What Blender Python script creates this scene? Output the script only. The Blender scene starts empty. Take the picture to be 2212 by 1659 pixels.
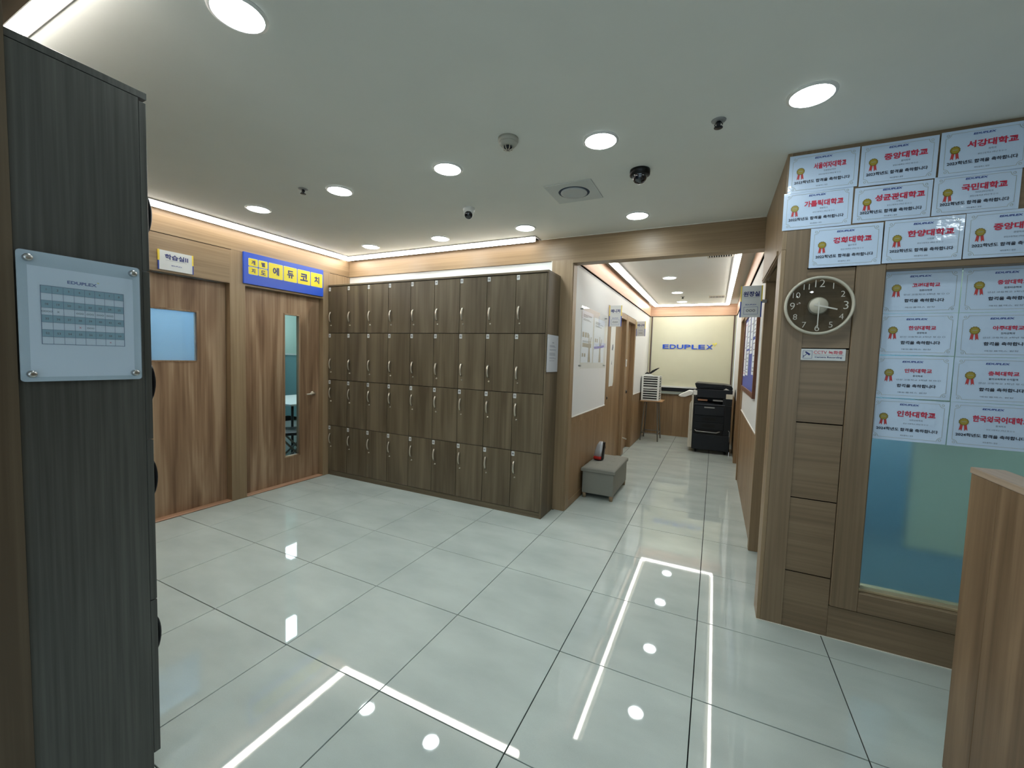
import bpy, bmesh, math, random
from mathutils import Vector, Matrix
random.seed(7)
S = bpy.context.scene
COL = S.collection
# ------------------------------------------------------------------ camera
cam_d = bpy.data.cameras.new('camera')
cam = bpy.data.objects.new('camera', cam_d); COL.objects.link(cam)
R_ = Vector((0.8976583643861243, 0.43962588539051367, 0.030635628641095567))
D_ = Vector((0.05485650792481214, -0.0424920746464521, -0.9975896887651432))
F_ = Vector((-0.4372644787607646, 0.8971752919507131, -0.062259707092384556))
m = Matrix.Identity(4)
for i in range(3):
    m[i][0] = R_[i]; m[i][1] = -D_[i]; m[i][2] = -F_[i]
m.translation = Vector((3.0109, -1.2825, 1.4352))
cam.matrix_world = m
cam_d.sensor_fit = 'HORIZONTAL'; cam_d.sensor_width = 36.0
cam_d.lens = 894.6844 / 2212 * 36.0
cam_d.clip_start = 0.02
S.camera = cam
# ------------------------------------------------------------------ world, exposure
w = bpy.data.worlds.new('world'); S.world = w; w.use_nodes = True
w.node_tree.nodes['Background'].inputs[0].default_value = (0.72, 0.87, 1.0, 1)
w.node_tree.nodes['Background'].inputs[1].default_value = 0.9
S.view_settings.view_transform = 'Standard'
try: S.view_settings.look = 'None'
except Exception: pass
S.view_settings.gamma = 1.0
S.view_settings.use_curve_mapping = False
S.view_settings.exposure = 0.78
DOWN_E = 38.0      # downlight diffusers
STRIP_E = 15.0      # strip light diffusers
CEIL = 2.56
# daylight enters by a window added behind the viewpoint for soft fill; this portal only guides its sampling
pd = bpy.data.lights.new('window_portal', 'AREA'); pd.shape = 'RECTANGLE'; pd.size = 3.6; pd.size_y = 2.1
pd.cycles.is_portal = True
po = bpy.data.objects.new('window_portal', pd); COL.objects.link(po)
po.location = (3.9, -3.04, 1.35); po.rotation_euler = (math.radians(90), 0, math.radians(0))

# ------------------------------------------------------------------ materials
MATS = {}
def srgb(r, g, b):
    f = lambda c: (c / 255 / 12.92) if c / 255 <= 0.04045 else ((c / 255 + 0.055) / 1.055) ** 2.4
    return (f(r), f(g), f(b), 1.0)
def plain(name, col, rough=0.5, metal=0.0, spec=0.5, noise=0.0, nscale=8.0, bump=0.0, bscale=60.0, coat=0.0):
    if name in MATS: return MATS[name]
    mt = bpy.data.materials.new(name); mt.use_nodes = True
    nt = mt.node_tree; b = nt.nodes['Principled BSDF']
    b.inputs['Base Color'].default_value = col; b.inputs['Roughness'].default_value = rough
    b.inputs['Metallic'].default_value = metal; b.inputs['Specular IOR Level'].default_value = spec
    b.inputs['Coat Weight'].default_value = coat; b.inputs['Coat Roughness'].default_value = 0.08
    tc = nt.nodes.new('ShaderNodeTexCoord')
    if noise > 0:
        n = nt.nodes.new('ShaderNodeTexNoise'); n.inputs['Scale'].default_value = nscale; n.inputs['Detail'].default_value = 4
        nt.links.new(tc.outputs['Object'], n.inputs['Vector'])
        r = nt.nodes.new('ShaderNodeValToRGB')
        r.color_ramp.elements[0].position = 0.3; r.color_ramp.elements[1].position = 0.7
        r.color_ramp.elements[0].color = tuple(c * (1 - noise) for c in col[:3]) + (1,)
        r.color_ramp.elements[1].color = tuple(min(1, c * (1 + noise)) for c in col[:3]) + (1,)
        nt.links.new(n.outputs['Fac'], r.inputs['Fac']); nt.links.new(r.outputs['Color'], b.inputs['Base Color'])
    if bump > 0:
        n2 = nt.nodes.new('ShaderNodeTexNoise'); n2.inputs['Scale'].default_value = bscale; n2.inputs['Detail'].default_value = 3
        nt.links.new(tc.outputs['Object'], n2.inputs['Vector'])
        bp = nt.nodes.new('ShaderNodeBump'); bp.inputs['Strength'].default_value = bump; bp.inputs['Distance'].default_value = 0.01
        nt.links.new(n2.outputs['Fac'], bp.inputs['Height']); nt.links.new(bp.outputs['Normal'], b.inputs['Normal'])
        if coat: nt.links.new(bp.outputs['Normal'], b.inputs['Coat Normal'])
    MATS[name] = mt
    return mt
def emit(name, col, strength):
    if name in MATS: return MATS[name]
    mt = bpy.data.materials.new(name); mt.use_nodes = True
    b = mt.node_tree.nodes['Principled BSDF']
    b.inputs['Base Color'].default_value = (0.8, 0.8, 0.8, 1)
    b.inputs['Emission Color'].default_value = col; b.inputs['Emission Strength'].default_value = strength
    MATS[name] = mt; return mt
def wood(name, dark, mid, light, axis='Z', rough=0.42, band=5.0, fine=60.0, streak=0.5, spec=0.4, lo=0.36, hi=0.64):
    """wood foil: broad cathedral bands and fine pores stretched along the grain axis"""
    if name in MATS: return MATS[name]
    mt = bpy.data.materials.new(name); mt.use_nodes = True
    nt = mt.node_tree; N = nt.nodes; L = nt.links; b = N['Principled BSDF']
    b.inputs['Roughness'].default_value = rough; b.inputs['Specular IOR Level'].default_value = spec
    tc = N.new('ShaderNodeTexCoord'); oi = N.new('ShaderNodeObjectInfo')
    sc = N.new('ShaderNodeVectorMath'); sc.operation = 'MULTIPLY_ADD'
    cmb = N.new('ShaderNodeCombineXYZ')
    mul = N.new('ShaderNodeMath'); mul.operation = 'MULTIPLY'; mul.inputs[1].default_value = 37.0
    L.new(oi.outputs['Random'], mul.inputs[0])
    for k in range(3): L.new(mul.outputs[0], cmb.inputs[k])
    sc.inputs[1].default_value = (1, 1, 1)
    L.new(tc.outputs['Object'], sc.inputs[0]); L.new(cmb.outputs[0], sc.inputs[2])
    def noise(s_across, s_along, detail, dist=0.0):
        mp = N.new('ShaderNodeMapping')
        v = [s_across] * 3; v['XYZ'.index(axis)] = s_along
        mp.inputs['Scale'].default_value = v
        L.new(sc.outputs[0], mp.inputs['Vector'])
        n = N.new('ShaderNodeTexNoise'); n.inputs['Scale'].default_value = 1.0
        n.inputs['Detail'].default_value = detail; n.inputs['Distortion'].default_value = dist
        L.new(mp.outputs[0], n.inputs['Vector']); return n
    a = noise(band, band * 0.09, 2.5, 0.6); f = noise(fine, fine * 0.02, 4.0)
    mix = N.new('ShaderNodeMix'); mix.data_type = 'FLOAT'; mix.inputs['Factor'].default_value = 1 - streak
    L.new(a.outputs['Fac'], mix.inputs[2]); L.new(f.outputs['Fac'], mix.inputs[3])
    r = N.new('ShaderNodeValToRGB'); e = r.color_ramp.elements
    e[0].position = lo; e[0].color = dark; e[1].position = hi; e[1].color = light
    k = e.new(0.5); k.color = mid
    L.new(mix.outputs[0], r.inputs['Fac']); L.new(r.outputs['Color'], b.inputs['Base Color'])
    bp = N.new('ShaderNodeBump'); bp.inputs['Strength'].default_value = 0.12; bp.inputs['Distance'].default_value = 0.001
    L.new(f.outputs['Fac'], bp.inputs['Height']); L.new(bp.outputs['Normal'], b.inputs['Normal'])
    MATS[name] = mt; return mt
OAK = (srgb(136, 114, 86), srgb(149, 126, 97), srgb(161, 138, 108))
oakZ = wood('oak foil vertical', *OAK, axis='Z'); oakX = wood('oak foil along x', *OAK, axis='X'); oakY = wood('oak foil along y', *OAK, axis='Y')
DOORW = (srgb(118, 90, 66), srgb(146, 117, 90), srgb(174, 147, 118))
doorZ = wood('door walnut foil', *DOORW, axis='Z', band=9.0, streak=0.72, lo=0.37, hi=0.63)
WAIN = (srgb(128, 102, 72), srgb(145, 118, 86), srgb(160, 134, 102))
wainZ = wood('wainscot foil', *WAIN, axis='Z', band=6.0)
LOCK = (srgb(88, 76, 58), srgb(104, 92, 72), srgb(120, 107, 86))
lockZ = wood('locker foil vertical', *LOCK, axis='Z', band=9.0, streak=0.75, rough=0.45, lo=0.36, hi=0.64); lockX = wood('locker foil along x', *LOCK, axis='X', rough=0.4)
CAB_SHADED = (srgb(70, 70, 66), srgb(80, 80, 76), srgb(92, 92, 87))  # locker brown darkened and greyed: shade and haze put into the colour
cabZ = wood('shaded locker foil', *CAB_SHADED, axis='Z', band=4.0, fine=90.0, streak=0.35, rough=0.3)
OAK_SHADED = (srgb(118, 100, 77), srgb(132, 112, 88), srgb(146, 126, 100))  # same oak, darkened to carry the weaker light on the certificate wall
oakZ_shaded = wood('oak foil vertical, certificate wall', *OAK_SHADED, axis='Z'); oakX_shaded = wood('oak foil horizontal, certificate wall', *OAK_SHADED, axis='X', band=7)
postZ = wood('brown post foil', srgb(84, 70, 54), srgb(96, 82, 64), srgb(108, 93, 74), axis='Z')
cntZ = wood('counter foil', srgb(108, 86, 62), srgb(130, 106, 80), srgb(150, 124, 96), axis='Z', band=11.0, streak=0.75, lo=0.36, hi=0.64)
cntY = wood('counter top foil', srgb(160, 140, 120), srgb(178, 158, 138), srgb(190, 170, 150), axis='Y')
pinkY = wood('threshold foil', srgb(168, 128, 100), srgb(182, 142, 114), srgb(194, 156, 128), axis='Y')
bandY = wood('lit oak band y', srgb(184, 148, 120), srgb(198, 162, 134), srgb(208, 174, 146), axis='Y')  # oak lightened: warm glow of the slot lights put into the band colour
bandX = wood('lit oak band x', srgb(184, 148, 120), srgb(198, 162, 134), srgb(208, 174, 146), axis='X')
stoolw = wood('stool top wood', srgb(150, 112, 72), srgb(172, 132, 88), srgb(188, 150, 104), axis='X')
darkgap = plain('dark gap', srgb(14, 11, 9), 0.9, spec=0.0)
ceilm = plain('ceiling paint', srgb(232, 233, 226), 0.85, spec=0.2, noise=0.015, nscale=3)
slotm = plain('slot paint', srgb(222, 218, 208), 0.8, spec=0.2)
trimg = plain('grey slot trim', srgb(150, 150, 150), 0.5)
whitep = plain('white wall paint', srgb(222, 222, 218), 0.7, spec=0.25, bump=0.05, bscale=300)
cream = plain('cream panel', srgb(214, 212, 186), 0.6, spec=0.3, noise=0.01)
whiteb = plain('white bead', srgb(236, 232, 222), 0.45)
wpl = plain('white plastic', srgb(225, 226, 222), 0.4)
wpl2 = plain('beige plastic', srgb(205, 200, 184), 0.45)
gpl = plain('grey plastic', srgb(150, 152, 150), 0.45)
blk = plain('black plastic', srgb(9, 10, 12), 0.35, spec=0.35)
blk2 = plain('charcoal plastic', srgb(19, 21, 26), 0.35, spec=0.35)
blk3 = plain('dark void', srgb(8, 8, 9), 0.8)
steel = plain('brushed steel', srgb(190, 190, 188), 0.28, metal=1.0)
nickel = plain('satin nickel', srgb(205, 196, 180), 0.35, metal=0.9)
stoolm = plain('grey tube steel', srgb(130, 126, 118), 0.4, metal=0.5)
blueT = plain('blue ink', srgb(38, 66, 150), 0.5)
blueS = plain('royal blue panel', srgb(36, 84, 200), 0.4)
yelS = plain('yellow square', srgb(236, 220, 40), 0.45)
navy = plain('navy ink', srgb(30, 40, 110), 0.5)
redT = plain('red ink', srgb(205, 40, 72), 0.5)
blkT = plain('black ink', srgb(30, 34, 50), 0.5)
greyT = plain('grey ink', srgb(110, 120, 132), 0.6)
goldL = plain('gold line ink', srgb(165, 165, 140), 0.5)
gold = plain('gold foil', srgb(165, 148, 50), 0.4)
gold2 = plain('gold foil dark', srgb(128, 112, 34), 0.4)
ribb = plain('red ribbon', srgb(196, 62, 62), 0.5)
tealC = plain('teal table tint', srgb(120, 168, 184), 0.5)
tableL = plain('table line ink', srgb(40, 78, 120), 0.5)
paperm = plain('laminated paper', srgb(204, 224, 247), 0.3, spec=0.5, bump=0.25, bscale=14, coat=0.6)
paper2 = plain('plain paper', srgb(232, 240, 250), 0.5)
signw = plain('sign white', srgb(214, 216, 214), 0.35)
signy = plain('sign yellow', srgb(236, 208, 70), 0.4)
signb = plain('sign blue edge', srgb(40, 70, 160), 0.4)
fabric = plain('grey linen', srgb(146, 146, 137), 0.95, spec=0.1, noise=0.06, nscale=400, bump=0.3, bscale=500)
footw = plain('beech foot', srgb(150, 128, 100), 0.5)
corkb = plain('blue felt', srgb(86, 96, 170), 0.9)
cherry = wood('cherry frame', srgb(98, 56, 34), srgb(112, 66, 42), srgb(124, 76, 50), axis='Z')
groutm = plain('grout', srgb(20, 21, 23), 0.9, spec=0.1)
bluewall = plain('pale blue wall', srgb(160, 205, 232), 0.7)
greenwall = plain('pale green wall', srgb(186, 208, 196), 0.7)
tealwall = plain('teal wall', srgb(92, 134, 156), 0.6)
tealboard = plain('pale teal board', srgb(216, 238, 224), 0.6)
domeg = plain('smoked dome', srgb(10, 16, 26), 0.06, coat=1.0)
yleaf = plain('yellow leaf', srgb(232, 222, 96), 0.5)

def floor_mat():
    mt = bpy.data.materials.new('porcelain tile'); mt.use_nodes = True
    nt = mt.node_tree; N = nt.nodes; L = nt.links; b = N['Principled BSDF']
    g = N.new('ShaderNodeNewGeometry')
    def noise(s, d):
        mp = N.new('ShaderNodeMapping'); mp.inputs['Scale'].default_value = s
        L.new(g.outputs['Position'], mp.inputs['Vector'])
        n = N.new('ShaderNodeTexNoise'); n.inputs['Scale'].default_value = 1; n.inputs['Detail'].default_value = d
        L.new(mp.outputs[0], n.inputs['Vector']); return n
    n = noise((2.2, 4.5, 1), 4); n2 = noise((420, 420, 420), 2)
    mix = N.new('ShaderNodeMix'); mix.data_type = 'FLOAT'; mix.inputs['Factor'].default_value = 0.3
    L.new(n.outputs['Fac'], mix.inputs[2]); L.new(n2.outputs['Fac'], mix.inputs[3])
    r = N.new('ShaderNodeValToRGB'); e = r.color_ramp.elements
    e[0].position = 0.3; e[0].color = srgb(179, 190, 185); e[1].position = 0.7; e[1].color = srgb(203, 214, 208)
    L.new(mix.outputs[0], r.inputs['Fac']); L.new(r.outputs['Color'], b.inputs['Base Color'])
    b.inputs['Roughness'].default_value = 0.03; b.inputs['IOR'].default_value = 1.62
    n3 = noise((3.5, 3.5, 1), 2)
    bp = N.new('ShaderNodeBump'); bp.inputs['Strength'].default_value = 0.05; bp.inputs['Distance'].default_value = 0.0012
    L.new(n3.outputs['Fac'], bp.inputs['Height']); L.new(bp.outputs['Normal'], b.inputs['Normal'])
    return mt
tilem = floor_mat()
def glass(name, col, rough=0.0, alpha_like=False):
    mt = bpy.data.materials.new(name); mt.use_nodes = True
    b = mt.node_tree.nodes['Principled BSDF']
    b.inputs['Base Color'].default_value = col; b.inputs['Roughness'].default_value = rough
    b.inputs['Transmission Weight'].default_value = 1.0; b.inputs['IOR'].default_value = 1.45
    return mt
def clear(name, tint=(1, 1, 1, 1), ior=1.45, film=None, filmw=0.0):
    """clear sheet: mostly transparent with a fresnel gloss (optionally a faint milky film)"""
    mt = bpy.data.materials.new(name); mt.use_nodes = True
    nt = mt.node_tree; N = nt.nodes; L = nt.links
    out = N['Material Output']; N.remove(N['Principled BSDF'])
    t = N.new('ShaderNodeBsdfTransparent'); t.inputs[0].default_value = tint
    gl = N.new('ShaderNodeBsdfGlossy'); gl.inputs['Roughness'].default_value = 0.03
    fr = N.new('ShaderNodeFresnel'); fr.inputs[0].default_value = ior
    geo = N.new('ShaderNodeNewGeometry'); inv = N.new('ShaderNodeMath'); inv.operation = 'SUBTRACT'; inv.inputs[0].default_value = 1.0
    L.new(geo.outputs['Backfacing'], inv.inputs[1])
    fm = N.new('ShaderNodeMath'); fm.operation = 'MULTIPLY'; L.new(fr.outputs[0], fm.inputs[0]); L.new(inv.outputs[0], fm.inputs[1])
    mx = N.new('ShaderNodeMixShader'); L.new(fm.outputs[0], mx.inputs[0])
    base = t
    if film:
        d = N.new('ShaderNodeBsdfDiffuse'); d.inputs[0].default_value = film
        m2 = N.new('ShaderNodeMixShader'); m2.inputs[0].default_value = filmw
        L.new(t.outputs[0], m2.inputs[1]); L.new(d.outputs[0], m2.inputs[2]); base = m2
    L.new(base.outputs[0], mx.inputs[1]); L.new(gl.outputs[0], mx.inputs[2]); L.new(mx.outputs[0], out.inputs[0])
    return mt
acryl = clear('clear acrylic', (0.96, 0.98, 0.99, 1), ior=1.3, film=srgb(215, 228, 238), filmw=0.14)
clockg = clear('clock glass', (0.80, 0.80, 0.78, 1), ior=1.4)
winglass = clear('door glass', (0.86, 0.94, 0.95, 1))
frost = glass('frosted glass', (0.82, 0.96, 0.96, 1), 0.25)
doorglass1 = clear('pale door glass', (0.9, 0.95, 1.0, 1), film=srgb(190, 225, 245), filmw=0.3)

# ------------------------------------------------------------------ mesh helpers
class MB:
    def __init__(s): s.v = []; s.f = []; s.mi = []; s.mats = []; s.sm = []
    def mid(s, mat):
        if mat not in s.mats: s.mats.append(mat)
        return s.mats.index(mat)
    def add(s, vs, fs, mat, smooth=False):
        k = len(s.v); s.v += [tuple(p) for p in vs]; i = s.mid(mat)
        for f in fs: s.f.append([k + q for q in f]); s.mi.append(i); s.sm.append(smooth)
        return s
    def box(s, x0, x1, y0, y1, z0, z1, mat):
        vs = [(x0, y0, z0), (x1, y0, z0), (x1, y1, z0), (x0, y1, z0), (x0, y0, z1), (x1, y0, z1), (x1, y1, z1), (x0, y1, z1)]
        return s.add(vs, [(0, 3, 2, 1), (4, 5, 6, 7), (0, 1, 5, 4), (1, 2, 6, 5), (2, 3, 7, 6), (3, 0, 4, 7)], mat)
    def prism(s, poly, a0, a1, mat, axis='z'):
        """poly: 2D list; axis z: (x,y); axis y: (x,z); axis x: (y,z)"""
        def P(p, a): return (p[0], p[1], a) if axis == 'z' else ((p[0], a, p[1]) if axis == 'y' else (a, p[0], p[1]))
        n = len(poly); vs = [P(p, a0) for p in poly] + [P(p, a1) for p in poly]
        fs = [tuple(range(n))[::-1], tuple(range(n, 2 * n))] + [(i, (i + 1) % n, n + (i + 1) % n, n + i) for i in range(n)]
        return s.add(vs, fs, mat)
    def lathe(s, prof, c, mat, n=24, axis='z', smooth=True, closed=True):
        vs = []; fs = []
        for (r, h) in prof:
            for k in range(n):
                a = 2 * math.pi * k / n; u, v = r * math.cos(a), r * math.sin(a)
                p = (c[0] + u, c[1] + v, c[2] + h) if axis == 'z' else ((c[0] + u, c[1] + h, c[2] + v) if axis == 'y' else (c[0] + h, c[1] + u, c[2] + v))
                vs.append(p)
        for j in range(len(prof) - 1):
            for k in range(n): fs.append((j * n + k, j * n + (k + 1) % n, (j + 1) * n + (k + 1) % n, (j + 1) * n + k))
        s.add(vs, fs, mat, smooth)
        if closed:
            k0 = len(s.v) - len(vs)
            for j in (0, len(prof) - 1):
                if prof[j][0] > 1e-6: s.f.append([k0 + j * n + q for q in range(n)]); s.mi.append(s.mid(mat)); s.sm.append(False)
        return s
    def tube(s, pts, r, mat, n=8, smooth=True, flat=1.0, up=None):
        pts = [Vector(p) for p in pts]; vs = []; fs = []
        for i, p in enumerate(pts):
            t = (pts[min(i + 1, len(pts) - 1)] - pts[max(i - 1, 0)]).normalized()
            a = (up or (Vector((0, 0, 1)) if abs(t.z) < 0.9 else Vector((1, 0, 0))))
            x = t.cross(a).normalized(); y = x.cross(t).normalized()
            rr = r[i] if isinstance(r, (list, tuple)) else r
            for k in range(n):
                q = 2 * math.pi * k / n
                vs.append(p + x * rr * math.cos(q) * flat + y * rr * math.sin(q))
        for j in range(len(pts) - 1):
            for k in range(n): fs.append((j * n + k, j * n + (k + 1) % n, (j + 1) * n + (k + 1) % n, (j + 1) * n + k))
        fs += [tuple(range(n)), tuple(range((len(pts) - 1) * n, len(pts) * n))]
        return s.add(vs, fs, mat, smooth)
    def mesh(s, name, origin=(0, 0, 0)):
        me = bpy.data.meshes.new(name)
        o = Vector(origin)
        me.from_pydata([Vector(p) - o for p in s.v], [], s.f)
        for mt in s.mats: me.materials.append(mt)
        me.polygons.foreach_set('material_index', s.mi); me.polygons.foreach_set('use_smooth', s.sm)
        bm = bmesh.new(); bm.from_mesh(me); bmesh.ops.recalc_face_normals(bm, faces=bm.faces); bm.to_mesh(me); bm.free()
        me.update(); return me
    def build(s, name, parent=None, origin=(0, 0, 0), bevel=0.0, loc=None, seg=1):
        ob = bpy.data.objects.new(name, s.mesh(name, origin)); COL.objects.link(ob)
        if loc is not None: ob.location = loc
        if parent is not None: ob.parent = parent
        if bevel > 0:
            b = ob.modifiers.new('bevel', 'BEVEL'); b.width = bevel; b.segments = seg; b.limit_method = 'ANGLE'
        return ob
def tag(o, label=None, cat=None, group=None, kind=None):
    if label: o['label'] = label
    if cat: o['category'] = cat
    if group: o['group'] = group
    if kind: o['kind'] = kind
    return o
def thing(name, label, cat, loc=(0, 0, 0), group=None, rotz=0):
    o = bpy.data.objects.new(name, None); COL.objects.link(o); o.location = loc; o.empty_display_size = 0.05
    o.rotation_euler = (0, 0, rotz)
    return tag(o, label, cat, group)
def struct(name):
    o = bpy.data.objects.new(name, None); COL.objects.link(o); o.empty_display_size = 0.05; o['kind'] = 'structure'; return o
def B(*a): return MB().box(*a)
def copy_tree(o, parent=None):
    c = o.copy(); COL.objects.link(c); c.parent = parent
    for ch in list(o.children): copy_tree(ch, c)
    return c

# text: one probe object turned into mesh data; fitted to a box on a plane
_tc = {}
def text_geo(s, bold=0.0, res=2):
    key = (s, bold, res)
    if key in _tc: return _tc[key]
    cu = bpy.data.curves.new('t', 'FONT'); cu.body = s; cu.resolution_u = res; cu.offset = bold
    ob = bpy.data.objects.new('t', cu); COL.objects.link(ob)
    dg = bpy.context.evaluated_depsgraph_get(); dg.update()
    me = bpy.data.meshes.new_from_object(ob.evaluated_get(dg))
    vs = [(v.co.x, v.co.y) for v in me.vertices]; fs = [tuple(p.vertices) for p in me.polygons]
    bpy.data.objects.remove(ob); bpy.data.curves.remove(cu); bpy.data.meshes.remove(me)
    xs = [v[0] for v in vs]; ys = [v[1] for v in vs]
    x0, x1, y0, y1 = min(xs), max(xs), min(ys), max(ys)
    _tc[key] = ([(x - x0, y - y0) for x, y in vs], fs, x1 - x0, y1 - y0)
    return _tc[key]
class Plane:
    """a local drawing plane: origin, right vector u, up vector v, outward normal n"""
    def __init__(s, o, u, v, n): s.o = Vector(o); s.u = Vector(u); s.v = Vector(v); s.n = Vector(n); s.mb = MB()
    def P(s, x, y, d=0.0): return s.o + s.u * x + s.v * y + s.n * d
    def text(s, t, cx, cy, h, mat, w=None, bold=0.02, d=0.001, thick=0.0, res=2, lean=0.0):
        vs, fs, W, H = text_geo(t, bold, res)
        sy = h / H; sx = (w / W) if w else sy
        base = [((x - W / 2) * sx + cx + lean * (y - H / 2) * sy, (y - H / 2) * sy + cy) for x, y in vs]
        s.mb.add([s.P(x, y, d + thick) for x, y in base], fs, mat)
        if thick:
            ed = {}
            for f in fs:
                for i in range(len(f)):
                    e = (f[i], f[(i + 1) % len(f)]); k = tuple(sorted(e)); ed[k] = None if k in ed else e
            lo = [s.P(x, y, d) for x, y in base]; hi = [s.P(x, y, d + thick) for x, y in base]; n = len(base)
            s.mb.add(lo + hi, [(e[0], e[1], n + e[1], n + e[0]) for e in ed.values() if e], mat)
        return s
    def rect(s, x0, x1, y0, y1, mat, d=0.001):
        s.mb.add([s.P(x0, y0, d), s.P(x1, y0, d), s.P(x1, y1, d), s.P(x0, y1, d)], [(0, 1, 2, 3)], mat); return s
    def slab(s, x0, x1, y0, y1, mat, d0, d1):
        q = [(x0, y0), (x1, y0), (x1, y1), (x0, y1)]
        s.poly(q, mat, d0, d1); return s
    def poly(s, q, mat, d0, d1=None):
        n = len(q)
        if d1 is None: s.mb.add([s.P(x, y, d0) for x, y in q], [tuple(range(n))], mat); return s
        s.mb.add([s.P(x, y, d0) for x, y in q] + [s.P(x, y, d1) for x, y in q],
                 [tuple(range(n))[::-1], tuple(range(n, 2 * n))] + [(i, (i + 1) % n, n + (i + 1) % n, n + i) for i in range(n)], mat)
        return s
    def frame(s, x0, x1, y0, y1, t, mat, d=0.001):
        for a in ((x0, x1, y0, y0 + t), (x0, x1, y1 - t, y1), (x0, x0 + t, y0 + t, y1 - t), (x1 - t, x1, y0 + t, y1 - t)): s.rect(*a, mat, d)
        return s
    def ring(s, cx, cy, r0, r1, mat, d, n=16, a0=0, a1=2 * math.pi):
        vs = []
        for k in range(n + 1):
            a = a0 + (a1 - a0) * k / n
            vs += [s.P(cx + r0 * math.cos(a), cy + r0 * math.sin(a), d), s.P(cx + r1 * math.cos(a), cy + r1 * math.sin(a), d)]
        s.mb.add(vs, [(2 * k, 2 * k + 1, 2 * k + 3, 2 * k + 2) for k in range(n)], mat); return s
    def rrect(s, x0, x1, y0, y1, r, mat, d0, d1=None, n=4):
        q = []
        for cx, cy, a in ((x1 - r, y0 + r, -90), (x1 - r, y1 - r, 0), (x0 + r, y1 - r, 90), (x0 + r, y0 + r, 180)):
            for k in range(n + 1):
                t = math.radians(a + 90 * k / n); q.append((cx + r * math.cos(t), cy + r * math.sin(t)))
        return s.poly(q, mat, d0, d1)
    def build(s, name, parent=None, origin=None, new=True):
        o = s.mb.build(name, parent, origin if origin is not None else s.o)
        if new: s.mb = MB()
        return o

# ------------------------------------------------------------------ floor
XL, YB = -1.03, 2.41      # left wall plane, back wall plane
XC0, XC1, YC = 1.795, 3.33, 7.42   # corridor
floor = struct('floor')
B(-5.6, 6.2, -3.2, 8.2, -0.15, -0.006, groutm).build('screed', floor)
def tile_mesh(wd, dp):
    mb = MB(); g = 0.0022; c = 0.0008; t = 0.006
    x0, x1, y0, y1 = -wd / 2 + g, wd / 2 - g, -dp / 2 + g, dp / 2 - g
    vs = [(x0, y0, -t), (x1, y0, -t), (x1, y1, -t), (x0, y1, -t), (x0, y0, -c), (x1, y0, -c), (x1, y1, -c), (x0, y1, -c),
          (x0 + c, y0 + c, 0), (x1 - c, y0 + c, 0), (x1 - c, y1 - c, 0), (x0 + c, y1 - c, 0)]
    fs = [(8, 9, 10, 11)]
    for a, b_ in ((0, 4), (4, 8)):
        for k in range(4): fs.append((a + k, a + (k + 1) % 4, b_ + (k + 1) % 4, b_ + k))
    mb.add(vs, fs, tilem); return mb.mesh('tile')
tile_cache = {}
T = 0.6
regions = [(-1.03, 5.4, -3.0, 1.2), (-1.03, 3.6, 1.2, 2.4), (3.6, 5.4, 1.2, 1.5), (XC0 - 0.1, 3.45, 2.4, 7.8)]
for rx0, rx1, ry0, ry1 in regions:
    for i in range(-3, 10):
        for j in range(-6, 14):
            x0, x1 = max(rx0, i * T), min(rx1, (i + 1) * T); y0, y1 = max(ry0, j * T), min(ry1, (j + 1) * T)
            if x1 - x0 < 0.02 or y1 - y0 < 0.02: continue
            key = (round(x1 - x0, 3), round(y1 - y0, 3))
            if key not in tile_cache: tile_cache[key] = tile_mesh(*key)
            o = bpy.data.objects.new('tile', tile_cache[key]); COL.objects.link(o); o.parent = floor
            o.location = ((x0 + x1) / 2, (y0 + y1) / 2, random.uniform(-0.0002, 0.0))
            o.rotation_euler = (random.gauss(0, 0.0007), random.gauss(0, 0.0007), 0)

# ------------------------------------------------------------------ ceiling (slab with light slots cut out)
def slab_cells(rects_out, x0, x1, y0, y1, z0, z1, mat):
    xs = sorted({x0, x1} | {r[0] for r in rects_out} | {r[1] for r in rects_out}); xs = [x for x in xs if x0 <= x <= x1]
    ys = sorted({y0, y1} | {r[2] for r in rects_out} | {r[3] for r in rects_out}); ys = [y for y in ys if y0 <= y <= y1]
    def solid(i, j):
        if not (0 <= i < len(xs) - 1 and 0 <= j < len(ys) - 1): return False
        cx, cy = (xs[i] + xs[i + 1]) / 2, (ys[j] + ys[j + 1]) / 2
        return not any(r[0] < cx < r[1] and r[2] < cy < r[3] for r in rects_out)
    vid = {}; vs = []; fs = []
    def V(i, j, k):
        if (i, j, k) not in vid: vid[(i, j, k)] = len(vs); vs.append((xs[i], ys[j], z1 if k else z0))
        return vid[(i, j, k)]
    for i in range(len(xs) - 1):
        for j in range(len(ys) - 1):
            if not solid(i, j): continue
            fs.append((V(i, j, 0), V(i, j + 1, 0), V(i + 1, j + 1, 0), V(i + 1, j, 0)))
            fs.append((V(i, j, 1), V(i + 1, j, 1), V(i + 1, j + 1, 1), V(i, j + 1, 1)))
            for di, dj, a, b_ in ((-1, 0, (i, j), (i, j + 1)), (1, 0, (i + 1, j), (i + 1, j + 1)), (0, -1, (i, j), (i + 1, j)), (0, 1, (i, j + 1), (i + 1, j + 1))):
                if not solid(i + di, j + dj): fs.append((V(*a, 0), V(*b_, 0), V(*b_, 1), V(*a, 1)))
    return MB().add(vs, fs, mat)
SW = 0.13; SY0 = -0.76
slots = [(XL, XL + SW, SY0, YB), (XL + SW, 1.46, YB - SW, YB), (XL + SW, 1.40, SY0, SY0 + 0.105),
         (XC0, XC0 + 0.165, YB + 0.2, YC), (XC1 - 0.20, XC1, YB + 0.2, YC), (XC0 + 0.165, XC1 - 0.20, YC - 0.165, YC)]
cl = slab_cells(slots, XL - 0.12, 6.2, -3.0, 7.6, CEIL, CEIL + 0.07, ceilm).build('ceiling'); cl['kind'] = 'structure'
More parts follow.
